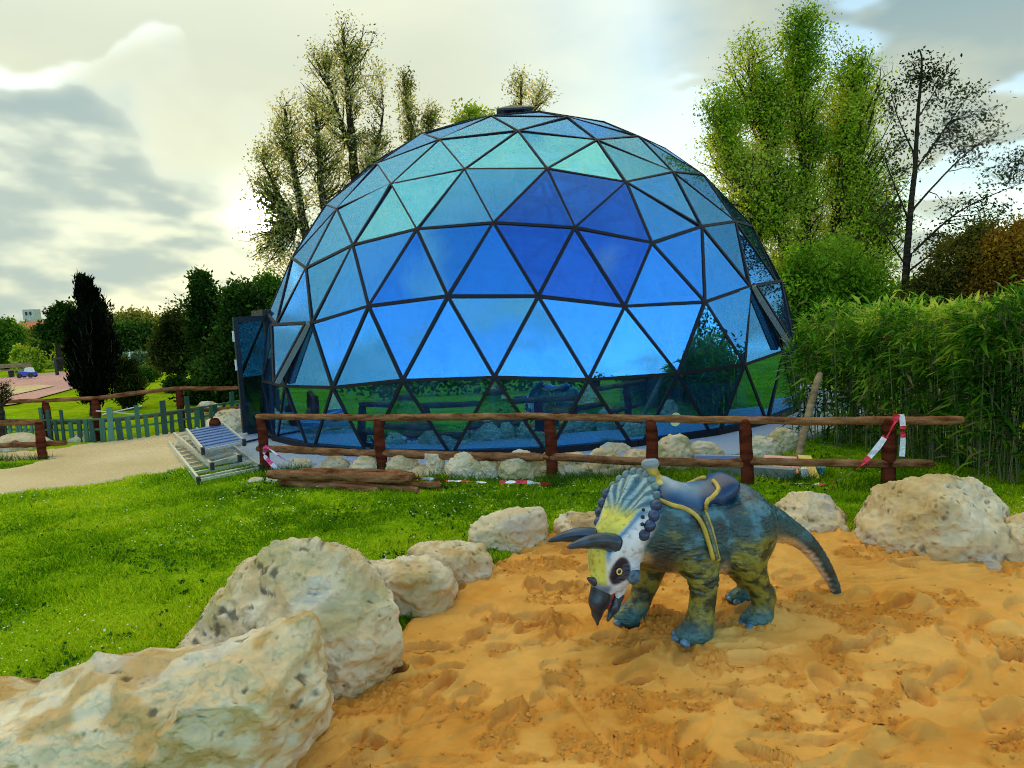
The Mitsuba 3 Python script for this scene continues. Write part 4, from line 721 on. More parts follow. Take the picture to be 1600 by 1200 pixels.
def blob_points(b, n, rng, shell=.5):
    u = unit(rng.normal(size=(n, 3))) * (rng.random((n, 1)) ** (1 / 3 * shell)); return A(b[:3]) + u * A([b[3], b[3] * .85, b[4]])
def tree(key, label, stems, blobs, size, pal, seed, limbs=60, per=40, slope=.9, twigs=3, limb_r=.018, jit=.16, group=None, catg='tree', shell=.6, tw=1., clump=1.2, aspect=.5, sides=5, leaf_from=.35, bias=None, wood_mat='bark', sag=.1):
    """stems: [(points, foot radius)]; blobs: ellipsoids of the crown (x, y, z, rx, rz[, share])"""
    rng = np.random.default_rng(seed); t = name(key); tag(t, label, catg, group); wood_, leaf_p = [], []
    sc_ = []
    for pts, r0 in stems:
        c = curve(pts, 24); c[1:-1] += np.cumsum(rng.normal(0, r0 * .16, (22, 3)), 0) * A([1, 1, .3]) * .5; c[0, 2] -= .15; rr_ = r0 * np.linspace(1, .12, 24) ** .9; wood_.append(tubes(c, rr_, 8)); sc_.append((c, rr_))
    for b in blobs:
        n = int(limbs * (b[5] if len(b) > 5 else 1)); tg = blob_points(b, n, rng, shell)
        base = np.zeros((n, 3)); br = np.zeros(n)
        for i in range(n):
            best = None
            for c, rr_ in sc_:
                za = tg[i, 2] - slope * np.hypot(*(tg[i, :2] - c[12, :2])) * rng.uniform(.6, 1.3); za = np.clip(za, c[5, 2], c[-1, 2] - .02)
                p = A([np.interp(za, c[:, 2], c[:, k]) for k in range(3)]); dd = np.linalg.norm(p - tg[i])
                if best is None or dd < best[0]: best = (dd, p, np.interp(za, c[:, 2], rr_))
            base[i], br[i] = best[1], best[2]
        ln = np.linalg.norm(tg - base, axis=1, keepdims=True); tt = np.linspace(0, 1, 6)[None, :, None]
        mid = (base + tg) / 2 + rng.normal(size=(n, 3)) * ln * .09 - A([0, 0, 1.]) * ln * sag
        P = (1 - tt) ** 2 * base[:, None] + 2 * tt * (1 - tt) * mid[:, None] + tt ** 2 * tg[:, None]; P[:, 1:-1] += rng.normal(size=(n, 4, 3)) * ln[:, None] * .025
        r0 = np.minimum(br * .6, limb_r * (.5 + ln[:, 0])); wood_.append(tubes(P, r0[:, None] * np.linspace(1, .18, 6)[None], 4 if sides > 3 else 3, False))
        m_ = n * twigs; idx = np.repeat(np.arange(n), twigs); a = rng.uniform(leaf_from, .97, m_); k = a * 5; k0 = np.clip(k.astype(int), 0, 4); s0 = P[idx, k0] + (P[idx, k0 + 1] - P[idx, k0]) * (k - k0)[:, None]
        d = unit(P[idx, -1] - P[idx, 0]) * .7 + rng.normal(size=(m_, 3)) * .6 + [0, 0, .2]; tl_ = np.clip(ln[idx] * rng.uniform(.15, .45, (m_, 1)), .08, 1.2) * tw; e = s0 + unit(d) * tl_
        TP = np.stack([s0, (s0 + e) / 2 + rng.normal(size=(m_, 3)) * tl_ * .08, e], 1); wood_.append(tubes(TP, (np.minimum(r0[idx] * .4, .010) + .001)[:, None] * A([[1, .7, .35]]), 3, False))
        q_ = m_ * max(1, per // twigs); j = rng.integers(0, m_, q_); u = rng.uniform(.1, 1.05, q_)[:, None]; leaf_p.append(s0[j] + (e[j] - s0[j]) * u + rng.normal(size=(q_, 3)) * jit)
    add(t + '__trunk', cat(wood_), wood_mat); lp_ = np.vstack(leaf_p); lm, lc = leaves(lp_, size, rng, pal, clump, seed, aspect, bias); add(t + '__crown', lm, 'leaf_mat', False, lc)
    return t
def foot(p): return [p[0], p[1], float(terr(p[0], p[1])) - .1]
def shrub(key, label, blobs, size, pal, seed, limbs=40, per=40, **kw):
    x_, y_ = np.mean([b[0] for b in blobs]), np.mean([b[1] for b in blobs]); z0 = float(terr(x_, y_)) - .1; zt = max(b[2] + .3 * b[4] for b in blobs)
    st = [([[x_ + dx, y_, z0], [x_ + dx * 2.5, y_, (z0 + zt) / 2], [x_ + dx * 4, y_, zt]], .05 + .01 * (zt - z0)) for dx in (-.08, .02, .09)]
    return tree(key, label, st, blobs, size, pal, seed, limbs, per, catg=kw.pop('catg', 'shrub'), twigs=kw.pop('twigs', 3), **kw)
POP = [(.08, .22, .012), (.26, .46, .02), (.56, .66, .04), (.74, .76, .14)]
LFT = [(.07, .08, .015), (.30, .33, .05), (.62, .60, .18), (.88, .83, .45)]
DRK = [(.008, .022, .005), (.03, .08, .012), (.09, .20, .03)]
MID = [(.03, .09, .012), (.10, .24, .02), (.24, .40, .04)]
BRT = [(.14, .26, .02), (.36, .50, .03), (.55, .62, .08)]
def st(*p): return [list(q_) for q_ in p]
# the airy poplars behind the dome on the left
tree('poplar_tree', 'tallest airy poplar behind the left shoulder of the dome', [(st(foot((-4.304, 22.000, 2.222)), (-4.183, 22.000, 5.382), (-4.242, 22.000, 7.567), (-4.263, 22.000, 9.969)), .20), (st((-4.145, 22.000, 5.380), (-3.518, 22.000, 6.806), (-3.311, 22.000, 7.877)), .08), (st((-4.203, 22.000, 6.115), (-4.718, 22.000, 8.130), (-4.917, 22.000, 9.120)), .08)],
     [(-4.303, 22.000, 9.442, 0.727, 0.955), (-4.959, 22.000, 8.589, 0.727, 1.106), (-3.836, 22.000, 8.797, 0.689, 1.290), (-4.377, 22.000, 7.753, 1.052, 1.111), (-3.574, 22.000, 6.537, 0.497, 0.838), (-4.101, 22.000, 6.474, 0.861, 0.838)], .078, LFT, 1, 44, 42, 1.3, jit=.13, shell=.85)
tree('poplar_tree', 'broad airy poplar nearest the setting sun, leaning out left of the dome', [(st(foot((-5.135, 20.000, 2.240)), (-5.235, 20.000, 3.780), (-5.410, 20.000, 5.798), (-5.509, 20.000, 7.446)), .17), (st(foot((-4.705, 20.000, 2.217)), (-4.696, 20.000, 4.089), (-4.755, 20.000, 5.929), (-4.778, 20.000, 7.326)), .15), (st((-5.255, 20.000, 3.950), (-5.852, 20.000, 4.989), (-6.308, 20.000, 6.011)), .07)],
     [(-5.432, 20.000, 6.952, 0.557, 0.809), (-4.773, 20.000, 6.754, 0.626, 0.877), (-6.014, 20.000, 6.078, 0.487, 0.711), (-5.204, 20.000, 5.621, 0.870, 0.933), (-4.442, 20.000, 5.581, 0.591, 1.018), (-6.347, 20.000, 5.182, 0.348, 0.510), (-5.909, 20.000, 4.322, 0.904, 0.717), (-6.335, 20.000, 3.754, 0.557, 0.582), (-5.467, 20.000, 3.453, 0.696, 0.686)], .078, LFT, 2, 44, 42, 1.1, jit=.13, shell=.85)
tree('poplar_tree', 'slim tree top with two tufts rising above the dome', [(st(foot((-2.831, 24.000, 5.625)), (-2.771, 24.000, 6.818), (-2.813, 24.000, 8.005), (-2.831, 24.000, 9.217)), .10), (st((-2.744, 24.000, 6.618), (-2.233, 24.000, 7.581), (-2.027, 24.000, 8.258)), .06)],
     [(-2.840, 24.000, 8.789, 0.230, 0.564), (-2.819, 24.000, 7.907, 0.292, 0.607), (-2.089, 24.000, 7.927, 0.292, 0.445), (-2.515, 24.000, 7.300, 0.543, 0.365)], .08, LFT, 3, 28, 46, 1.3, jit=.12, shell=.85)
tree('poplar_tree', 'twiggy tree top right behind the roof vent', [(st(foot((0.606, 24.000, 4.840)), (0.710, 24.000, 6.833), (0.768, 24.000, 9.087)), .09), (st((0.721, 24.000, 7.031), (1.247, 24.000, 8.184), (1.518, 24.000, 8.756)), .05)], [(0.667, 24.000, 8.703, 0.417, 0.484), (1.402, 24.000, 8.470, 0.417, 0.444), (0.979, 24.000, 8.100, 0.626, 0.364)], .09, LFT, 4, 26, 26, 1.2, jit=.12, shell=.9)
tree('poplar_tree', 'low pale tuft of a tree top left of the roof vent', [(st(foot((-0.970, 24.000, 4.924)), (-0.875, 24.000, 6.520), (-0.825, 24.000, 8.058)), .09)], [(-0.859, 24.000, 7.824, 0.626, 0.324), (-0.462, 24.000, 7.685, 0.522, 0.202)], .12, BRT, 5, 40, 40, 1.2, jit=.1)
# right of the dome
tree('poplar_tree', 'tall bushy green poplar of three leaders right of the dome', [(st(foot((6.867, 18.000, 0.790)), (6.706, 18.000, 3.268), (6.330, 18.000, 5.394), (6.025, 18.000, 7.539)), .17), (st(foot((7.337, 18.000, 0.765)), (7.326, 18.000, 3.387), (7.296, 18.000, 5.640), (7.333, 18.000, 8.265)), .20), (st(foot((7.729, 18.000, 0.744)), (7.989, 18.000, 3.200), (8.391, 18.000, 5.136), (8.633, 18.000, 7.040)), .16), (st((6.750, 18.000, 3.113), (5.849, 18.000, 4.373), (5.190, 18.000, 5.602)), .07)],
     [(5.981, 18.000, 6.886, 0.595, 0.938), (5.315, 18.000, 5.744, 0.563, 0.914), (5.871, 18.000, 5.344, 0.939, 1.145), (7.278, 18.000, 7.546, 0.595, 0.874), (7.030, 18.000, 6.171, 0.877, 1.139), (7.821, 18.000, 6.203, 0.657, 1.215), (8.629, 18.000, 6.528, 0.563, 0.879), (8.544, 18.000, 5.203, 0.908, 1.145), [*(7.236, 18.000, 4.674, 1.409, 1.149), 1.2], [*(6.071, 18.000, 3.984, 1.409, 1.153), 1.4], [*(8.070, 18.000, 3.575, 1.487, 1.156), 1.6], [*(6.974, 18.000, 2.643, 1.800, 1.007), 2.2], [*(8.682, 18.000, 2.705, 0.939, 1.162), 1.6], [*(7.824, 18.000, 2.290, 1.565, 1.009), 2.0], (9.073, 18.000, 3.749, 0.470, 0.924), (6.524, 18.000, 5.160, 0.563, 1.298), (7.929, 18.000, 4.862, 0.626, 1.301), (6.649, 18.000, 6.117, 0.344, 0.760)], .072, POP, 6, 58, 112, 1.5, jit=.14, shell=.75)
tree('shrub_tree', 'dense dark green undergrowth tree at the foot of the tall poplar', [(st(foot((6.584, 16.000, 0.307)), (6.567, 16.000, 1.144), (6.497, 16.000, 2.112)), .12), (st(foot((7.702, 16.000, 0.247)), (7.708, 16.000, 1.083), (7.643, 16.000, 1.914)), .10)], [(6.182, 16.000, 1.442, 0.765, 0.832), (7.015, 16.000, 1.397, 0.835, 0.832), (7.779, 16.000, 1.356, 0.626, 0.763), (6.886, 16.000, 2.228, 1.113, 0.621), (8.403, 16.000, 1.045, 0.487, 0.556), (5.756, 16.000, 0.910, 0.557, 0.835)], .10, [(.05, .15, .012), (.16, .36, .02), (.36, .54, .04)], 7, 60, 100, .9, jit=.12, clump=.8)
tree('bare_tree', 'dark sparsely leaved tree with wide level limbs right of the poplar', [(st(foot((7.982, 15.000, 0.820)), (8.087, 15.000, 2.108), (8.191, 15.000, 3.626), (8.305, 15.000, 5.113), (8.354, 15.000, 6.356)), .090)] + [(st(*p_), r_ * .62) for p_, r_ in ((((8.113, 15.000, 2.043), (9.285, 15.400, 2.657), (10.675, 15.600, 3.130)), .04), (((8.139, 15.000, 2.361), (8.986, 14.700, 3.166), (10.100, 14.500, 3.629)), .045), (((8.191, 15.000, 3.248), (9.345, 15.300, 4.251), (10.514, 15.500, 4.998)), .04), (((8.229, 15.000, 4.000), (8.847, 14.800, 4.912), (9.278, 14.600, 5.557)), .035), (((8.280, 15.000, 4.991), (8.747, 15.000, 5.703), (9.023, 15.000, 6.176)), .025), (((8.165, 15.000, 2.996), (7.859, 15.200, 4.056), (7.679, 15.300, 4.845)), .035), (((8.242, 15.000, 4.374), (7.858, 14.900, 5.111), (7.632, 14.800, 5.702)), .03), (((8.113, 15.000, 2.107), (7.585, 14.800, 2.754), (7.196, 14.600, 3.125)), .03))],
     [(8.329, 15.000, 5.969, 0.365, 0.404), [*(7.886, 15.000, 5.319, 0.339, 0.532), .7], [*(8.836, 15.000, 5.576, 0.457, 0.506), .9], [*(9.412, 15.000, 4.932, 0.587, 0.635), 1.2], [*(7.884, 15.000, 4.206, 0.365, 0.574), .8], [*(9.928, 15.000, 4.285, 0.587, 0.574), 1.1], [*(9.683, 15.000, 3.295, 0.783, 0.514), 1.], [*(8.777, 15.000, 4.594, 0.457, 0.764), .8], [*(7.689, 15.000, 3.022, 0.365, 0.515), .6], [*(8.914, 15.000, 2.703, 0.652, 0.516), .8]], .07, [(.012, .02, .008), (.05, .07, .02), (.13, .15, .03)], 8, 22, 34, .25, twigs=7, limb_r=.011, jit=.10, shell=.9, sag=.0, leaf_from=.30)
shrub('autumn_shrub', 'orange ochre shrub above the bamboo at the right frame edge', [(9.193, 13.500, 1.965, 0.493, 0.816), (8.788, 13.500, 1.639, 0.470, 0.526), (9.540, 13.500, 2.177, 0.352, 0.698)], .07, [(.12, .07, .01), (.40, .22, .02), (.58, .36, .04)], 9, 90, 110, jit=.10)
shrub('autumn_shrub', 'olive green shrub between the bare tree and the orange shrub', [(8.565, 14.000, 2.027, 0.548, 0.544), (8.204, 14.000, 1.625, 0.609, 0.485), (9.045, 14.000, 2.419, 0.426, 0.482), (7.840, 14.000, 1.464, 0.365, 0.364)], .07, [(.02, .04, .008), (.09, .11, .015), (.24, .20, .03)], 10, 70, 90, jit=.10)
# left: dark trees and garden shrubs beyond the path
CY = [(.002, .004, .002), (.005, .011, .005), (.010, .02, .008)]
cyb = [(-8.811, 15.500, 0.699, 0.404, 0.607), (-8.750, 15.500, 1.372, 0.418, 0.806), (-8.711, 15.500, 1.973, 0.350, 0.602), (-8.872, 15.500, 2.448, 0.094, 0.480), (-8.707, 15.500, 2.373, 0.148, 0.507), (-9.115, 15.500, 1.835, 0.108, 0.482), (-8.542, 15.500, 2.164, 0.121, 0.508), (-8.411, 15.500, 1.890, 0.108, 0.482), (-8.349, 15.500, 1.350, 0.121, 0.605), (-9.215, 15.500, 1.195, 0.121, 0.673)]
tree('cypress_tree', 'almost black columnar cypress with ragged spires left of the dome', [(st(foot((-8.867, 15.500, -0.048)), (-8.746, 15.500, 1.169), (-8.731, 15.500, 2.639)), .12)], cyb, .10, CY, 11, 60, 85, 2.6, tw=.35, jit=.035, shell=.7, aspect=.28, bias=A([0, 0, 2.2]), clump=.5)
tree('garden_tree', 'dark spire topped evergreen left of the dome', [(st(foot((-7.838, 19.000, -0.440)), (-7.844, 19.000, 0.894), (-7.772, 19.000, 2.857)), .12)], [(-7.795, 19.000, 2.614, 0.165, 0.409), (-7.801, 19.000, 2.044, 0.397, 0.574), (-7.666, 19.000, 1.380, 0.661, 0.741), (-7.344, 19.000, 2.183, 0.430, 0.459)], .10, DRK, 12, 60, 90, 1.3, jit=.10, clump=.7)
tree('garden_tree', 'round dark tree on a forked trunk beyond the picket fence', [(st(foot((-10.435, 23.000, -0.070)), (-10.461, 23.000, 0.476), (-10.650, 23.000, 1.187)), .12), (st(foot((-10.435, 23.000, -0.070)), (-10.113, 23.000, 0.557), (-9.895, 23.000, 1.146)), .10)], [(-10.442, 23.000, 1.275, 0.600, 0.638), (-9.857, 23.000, 1.543, 0.680, 0.677), (-10.810, 23.000, 0.996, 0.360, 0.399), (-10.123, 23.000, 0.858, 0.700, 0.439), (-10.215, 23.000, 1.959, 0.500, 0.437)], .12, [(.012, .022, .006), (.05, .07, .015), (.11, .13, .03)], 13, 50, 80, .8, jit=.10, clump=.8)
tree('garden_tree', 'big dark mass of a tree right behind the open dome door', [(st(foot((-6.522, 17.000, -0.543)), (-6.413, 17.000, 0.649), (-6.206, 17.000, 2.112)), .14)], [(-6.386, 17.000, 0.945, 0.710, 0.886), (-6.012, 17.000, 1.809, 0.562, 0.662), (-6.809, 17.000, 0.373, 0.591, 0.593), (-6.046, 17.000, 2.250, 0.370, 0.367), (-5.777, 17.000, 1.134, 0.443, 0.886), (-7.126, 17.000, 0.166, 0.443, 0.371)], .11, DRK, 14, 80, 70, .9, jit=.11, clump=.7)
tree('garden_tree', 'lighter green tree between the dark trees and the dome edge', [(st(foot((-6.206, 19.000, 0.140)), (-6.109, 19.000, 1.460), (-6.062, 19.000, 2.765)), .08)], [(-6.116, 19.000, 2.524, 0.297, 0.458), (-5.908, 19.000, 2.269, 0.363, 0.492), (-6.363, 19.000, 2.130, 0.297, 0.410)], .10, MID, 15, 50, 60, 1.1, jit=.1)
shrub('garden_shrub', 'low black shrub under the forked tree', [(-9.771, 22.000, -0.004, 0.497, 0.192), (-10.153, 22.000, 0.017, 0.268, 0.173)], .09, DRK, 16, 50, 70, jit=.06)
shrub('garden_shrub', 'small round clipped shrub on the sunny lawn right of the cypress', [(-13.772, 28.000, 0.094, 0.414, 0.268)], .11, MID[:2] + [(.07, .12, .02)], 17, 50, 70, jit=.06)
shrub('garden_shrub', 'spiky dark shrub with yellow tips against the cypress', [(-8.595, 16.500, 0.433, 0.344, 0.374), (-8.706, 16.500, 0.743, 0.201, 0.287)], .14, [(.01, .02, .005), (.05, .08, .015), (.34, .33, .05)], 18, 60, 60, jit=.06, aspect=.18, bias=A([0, 0, 1.2]))
shrub('garden_shrub', 'blue green shrub with a pale stake above the sunny lawn', [(-19.313, 38.000, 0.218, 0.661, 0.330), (-18.735, 38.000, 0.054, 0.529, 0.231), (-19.842, 38.000, 0.213, 0.330, 0.330)], .16, [(.03, .08, .04), (.08, .17, .08), (.22, .30, .08)], 19, 40, 60, jit=.1)
shrub('hedge_shrub', 'black hedge right of the cypress under the olive treetops', [(-22.029, 42.000, 1.194, 0.657, 1.019), (-21.115, 42.000, 1.217, 0.877, 0.946), (-20.217, 42.000, 1.096, 0.730, 0.873), (-19.594, 42.000, 0.771, 0.511, 0.801)], .22, DRK, 20, 60, 80, jit=.2, catg='hedge')
shrub('tree_row', 'olive yellow treetops above the black hedge', [(-31.321, 60.000, 2.370, 1.148, 0.622), (-30.020, 60.000, 2.403, 1.357, 0.622), (-28.869, 60.000, 1.979, 0.939, 0.519)], .30, [(.08, .10, .02), (.25, .26, .04), (.42, .42, .08)], 21, 50, 70, jit=.3, catg='tree')
tree('umbrella_pine', 'flat topped dark pine left of the cypress', [(st(foot((-27.530, 45.000, 0.276)), (-27.435, 45.000, 1.443), (-27.246, 45.000, 2.405)), .22)], [(-27.227, 45.000, 2.908, 0.548, 0.349), (-27.876, 45.000, 2.011, 0.783, 0.350), (-26.975, 45.000, 2.390, 0.626, 0.467), (-27.235, 45.000, 1.821, 0.704, 0.311), (-26.819, 45.000, 3.079, 0.391, 0.311)], .24, DRK, 22, 50, 80, .5, jit=.15, clump=.8)
shrub('garden_tree', 'green tree with dark foot at the far left edge', [(-35.488, 52.000, 2.147, 0.814, 0.809), (-34.766, 52.000, 1.793, 0.723, 0.720), (-36.422, 52.000, 1.882, 0.995, 1.124), (-35.518, 52.000, 0.797, 1.176, 0.992)], .26, MID, 23, 50, 80, jit=.2, catg='tree')
shrub('dark_hedge', 'dark clipped hedge behind the far play court', [(-37.983, 56.000, 0.129, 1.461, 0.680), (-39.663, 56.000, 0.317, 1.266, 0.777), (-35.739, 56.000, 0.592, 0.877, 0.583), (-34.687, 56.000, 0.438, 1.071, 0.680), (-33.603, 56.000, 0.136, 0.682, 0.680)], .24, DRK, 24, 40, 70, jit=.2, catg='hedge')
shrub('bright_shrub', 'bright yellow green shrub beside the play court', [(-28.528, 44.000, 0.279, 0.612, 0.573), (-29.122, 44.000, 0.427, 0.383, 0.687), (-28.949, 44.000, -0.043, 0.689, 0.306)], .20, BRT, 25, 50, 70, jit=.14)
shrub('bright_shrub', 'rusty small tree under the orange roof', [(-42.298, 66.000, 1.319, 0.689, 0.800), (-42.669, 66.000, 1.568, 0.517, 0.571)], .24, [(.08, .05, .01), (.30, .17, .03), (.40, .32, .05)], 26, 40, 50, jit=.15)
shrub('bright_shrub', 'light green shrub close to the cypress by the court', [(-30.270, 50.000, 0.622, 0.391, 0.780), (-30.648, 50.000, -0.402, 0.696, 0.261), (-31.620, 50.000, -0.524, 1.043, 0.217)], .2, BRT, 27, 40, 60, jit=.14)
tree('bare_shrub', 'leafless little shrub at the left frame edge before the lawn', [(st(foot((-8.132, 11.600, 0.288)), (-8.081, 11.600, 0.624), (-8.007, 11.600, 0.977)), .04), (st(foot((-8.153, 11.600, 0.290)), (-8.165, 11.600, 0.680), (-8.194, 11.600, 0.936)), .03)], [(-8.002, 11.600, 0.855, 0.121, 0.202), (-8.181, 11.600, 0.885, 0.141, 0.202)], .035, [(.10, .06, .02), (.25, .20, .05)], 28, 26, 14, .8, twigs=5, limb_r=.02, jit=.04, catg='shrub')
# far, uncountable trees round the horizon, also those the dome mirrors
rng = np.random.default_rng(71)
def belt(key, label, a0, a1, d0, d1, h0, h1, n, size, pal, seed):
    az = rng.uniform(a0, a1, n); d = rng.uniform(d0, d1, n); hh = (h0 + (h1 - h0) * nfbm(np.stack([az * 14, 0 * az, 0 * az + seed], -1), 3, 95)); x_, y_ = d * np.sin(az), d * np.cos(az)
    p = np.stack([x_, y_, terr(x_, y_) + hh * rng.random(n) ** .7], -1); lm, lc = leaves(p, size, rng, pal, 3.0, seed); tag(add(key, lm, 'leaf_mat', False, lc), label, kind='stuff')
belt('far_trees', 'far low belt of trees behind the dome and garden', -1.7, 1.3, 75, 95, .6, 4.4, 34000, .55, MID, 3)
belt('near_thicket', 'thicket of shrubs behind the dome seen through its glass', -.12, .75, 24, 30, .5, 3.2, 16000, .25, [(.015, .035, .01), (.05, .10, .02), (.12, .17, .03)], 4)
belt('mirrored_trees', 'belt of park trees behind the viewer mirrored in the dome', 1.7, 4.6, 30, 40, 1.2, 3.6, 20000, .4, DRK, 5)
for l, c, rx, rz_, s_ in (('dark leafy tree beyond the bamboo, mirrored in the right panes', (13, 5.5, 2.2), 1.8, 2.0, 30), ('second dark leafy tree beyond the bamboo, mirrored lower in the right panes', (11, 8.6, 1.8), 1.5, 1.7, 31), ('round park tree behind the viewer, mirrored in a middle pane', (8.6, -2.0, 1.9), 1.4, 1.5, 32)):
    tree('park_tree', l, [([[c[0], c[1], -.1], [c[0], c[1], 1.2], [c[0] + .1, c[1], c[2] + .8]], .15)], [[*c, rx, rz_], [c[0] + .8, c[1], c[2] - .5, rx * .7, rz_ * .6], [c[0] - .8, c[1] + .3, c[2] - .4, rx * .6, rz_ * .6]], .12, DRK, s_, 50, 70, .9, jit=.12)

# bamboo hedge: canes and long leaves
rng = np.random.default_rng(77); hb = name('bamboo_hedge'); tag(hb, 'dense clipped bamboo hedge on the right of the dome', 'hedge')
HA, HB = A([3.22, 8.65]), A([5.3, 3.4]); hdir = unit(HB - HA); hin = A([-hdir[1], hdir[0]]); hin *= np.sign(hin[0]); HLn = np.linalg.norm(HB - HA)
def hedge_pt(n, front=2.2):
    s_ = rng.uniform(0, HLn, n); dpt = 1.5 * rng.random(n) ** front; wv = .30 * (nfbm(np.stack([s_ * 1.6, 0 * s_, 0 * s_], -1), 3, 96) - .5) * 2; xy = HA + s_[:, None] * hdir + (dpt + wv)[:, None] * hin; return s_, dpt, xy
def hedge_top(s_, xy): return 1.46 + .10 * (s_ / HLn) + .34 * (nfbm(np.column_stack([xy * 2.2, 0 * s_]), 4, 97) - .5) - .35 * ss(.45, 0, s_)
n = 900; s_, dpt, xy = hedge_pt(n, 1.2); ht = hedge_top(s_, xy) * rng.uniform(.75, 1.03, n); lean = rng.normal(0, .07, (n, 2))
P = np.stack([np.column_stack([xy + lean * t_, ht * t_]) for t_ in (0, .35, .7, 1)], 1); add(hb + '__canes', tubes(P, np.full((n, 4), .0055) * rng.uniform(.6, 1.4, (n, 1)), 4, False), 'cane_mat')
labels[hb + '__canes'] = {'kind': 'stuff'}
def lance(p, d, L, w, droop):
    """pointed leaf with a midrib fold, four segments"""
    n = len(p); side = unit(np.cross(d, [0, 0, 1.]) + rng.normal(0, .35, (n, 3))); nrm = np.cross(side, d); v = []
    for t_, ww in ((0, .15), (.38, 1.0), (1, 0.02)):
        c = p + d * (L * t_)[:, None] - A([0, 0, 1.]) * (droop * L * t_ ** 2)[:, None]; v += [c - side * (w * ww)[:, None] + nrm * (w * ww * .35)[:, None], c, c + side * (w * ww)[:, None] + nrm * (w * ww * .35)[:, None]]
    v = np.stack(v, 1); i = np.arange(n)[:, None] * 9; f = []
    for k in range(2):
        for j in range(2): a = k * 3 + j; f += [i + [[a, a + 1, a + 4]], i + [[a, a + 4, a + 3]]]
    return trimesh.Trimesh(v.reshape(-1, 3), np.vstack(f), process=False)
n = 34000; s_, dpt, xy = hedge_pt(n); tp = hedge_top(s_, xy); q_ = rng.random(n); zz = tp * (.04 + .98 * q_ ** .55) + .05 * rng.normal(size=n) * (q_ > .8)
p = np.column_stack([xy, zz]); an = rng.uniform(0, 2 * np.pi, n); d = np.stack([np.cos(an), np.sin(an), rng.normal(.15, .45, n)], 1); d[:, :2] -= hin * .55; d[:, 2] += .9 * (zz > tp * .93); d = unit(d)
L = rng.uniform(.08, .20, n) * (1 + .5 * (rng.random(n) < .10)); near = np.clip(s_ / HLn, 0, 1); L *= .75 + .4 * near; mm = lance(p, d, L, L * rng.uniform(.075, .125, n), rng.uniform(.05, .5, n))
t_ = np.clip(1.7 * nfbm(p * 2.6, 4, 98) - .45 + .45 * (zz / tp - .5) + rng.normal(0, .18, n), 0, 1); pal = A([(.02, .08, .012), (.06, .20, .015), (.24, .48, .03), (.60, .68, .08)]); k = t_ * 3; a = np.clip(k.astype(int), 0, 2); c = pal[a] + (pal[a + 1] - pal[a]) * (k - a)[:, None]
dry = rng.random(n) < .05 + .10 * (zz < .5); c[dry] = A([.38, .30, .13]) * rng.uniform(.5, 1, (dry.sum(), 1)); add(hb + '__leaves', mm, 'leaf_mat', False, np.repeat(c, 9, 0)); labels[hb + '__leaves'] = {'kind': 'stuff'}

# ------------------------------------------------------------------ grass, daisies, weeds
rng = np.random.default_rng(99)
def grassy(n, x0, x1, y0, y1, keep):
    x_, y_ = rng.uniform(x0, x1, n), rng.uniform(y0, y1, n); ok = (poly_sd(x_, y_, SAND) + .10 * (nfbm(np.stack([x_ * 5, y_ * 5, 0 * x_], -1), 3, 8) - .5) > .0) & (poly_sd(x_, y_, PATH) + .30 * (nfbm(np.stack([x_ * 3, y_ * 3, 0 * x_], -1), 3, 3) - .5) > .0) & (slab_sd(x_, y_) > .02) & (np.abs(x_) < 1.0 * y_ + 1.8)
    ok &= rng.random(n) < keep(x_, y_); return x_[ok], y_[ok]
def blades(x_, y_, L, w, pal, seed):
    n = len(x_); z_ = lawn_z(x_, y_); p = np.stack([x_, y_, z_ - .004], -1); a = rng.uniform(0, 2 * np.pi, n); s_ = np.stack([np.cos(a), np.sin(a), 0 * a], -1); tip = p + np.stack([rng.normal(0, .55, n), rng.normal(0, .55, n), np.ones(n)], -1) * L[:, None]
    v = np.stack([p - s_ * w[:, None], p + s_ * w[:, None], tip], 1).reshape(-1, 3); f = np.arange(3 * n).reshape(-1, 3)
    t = np.clip(1.7 * nfbm(np.stack([x_ * 1.1, y_ * 1.1, 0 * x_ + seed], -1), 4, 99) - .45 + rng.normal(0, .2, n), 0, 1); pal = A(pal); k = t * (len(pal) - 1); i = np.clip(k.astype(int), 0, len(pal) - 2); c = pal[i] + (pal[i + 1] - pal[i]) * (k - i)[:, None]
    return trimesh.Trimesh(v, f, process=False), np.repeat(c * rng.uniform(.8, 1.2, (n, 1)), 3, 0)
x_, y_ = grassy(1150000, -9.5, 4.8, 1.6, 9.8, lambda a, b: np.clip((4.2 / np.hypot(a, b)) ** 1.6, .12, 1))
dist = np.hypot(x_, y_); tuft = nfbm(np.stack([x_ * 3.2, y_ * 3.2, 0 * x_], -1), 3, 101)
L = (.011 + .022 * rng.random(len(x_))) * (.7 + .9 * ss(.5, .7, tuft)) * (1 + .05 * dist); w = .0022 + .0007 * dist
GR = [(.08, .22, .006), (.24, .46, .008), (.46, .64, .012), (.66, .74, .03)]
mm, c = blades(x_, y_, L, w, GR, 1); tag(add('grass', mm, 'leaf_mat', False, c), 'short uneven grass of the lawn', kind='stuff')
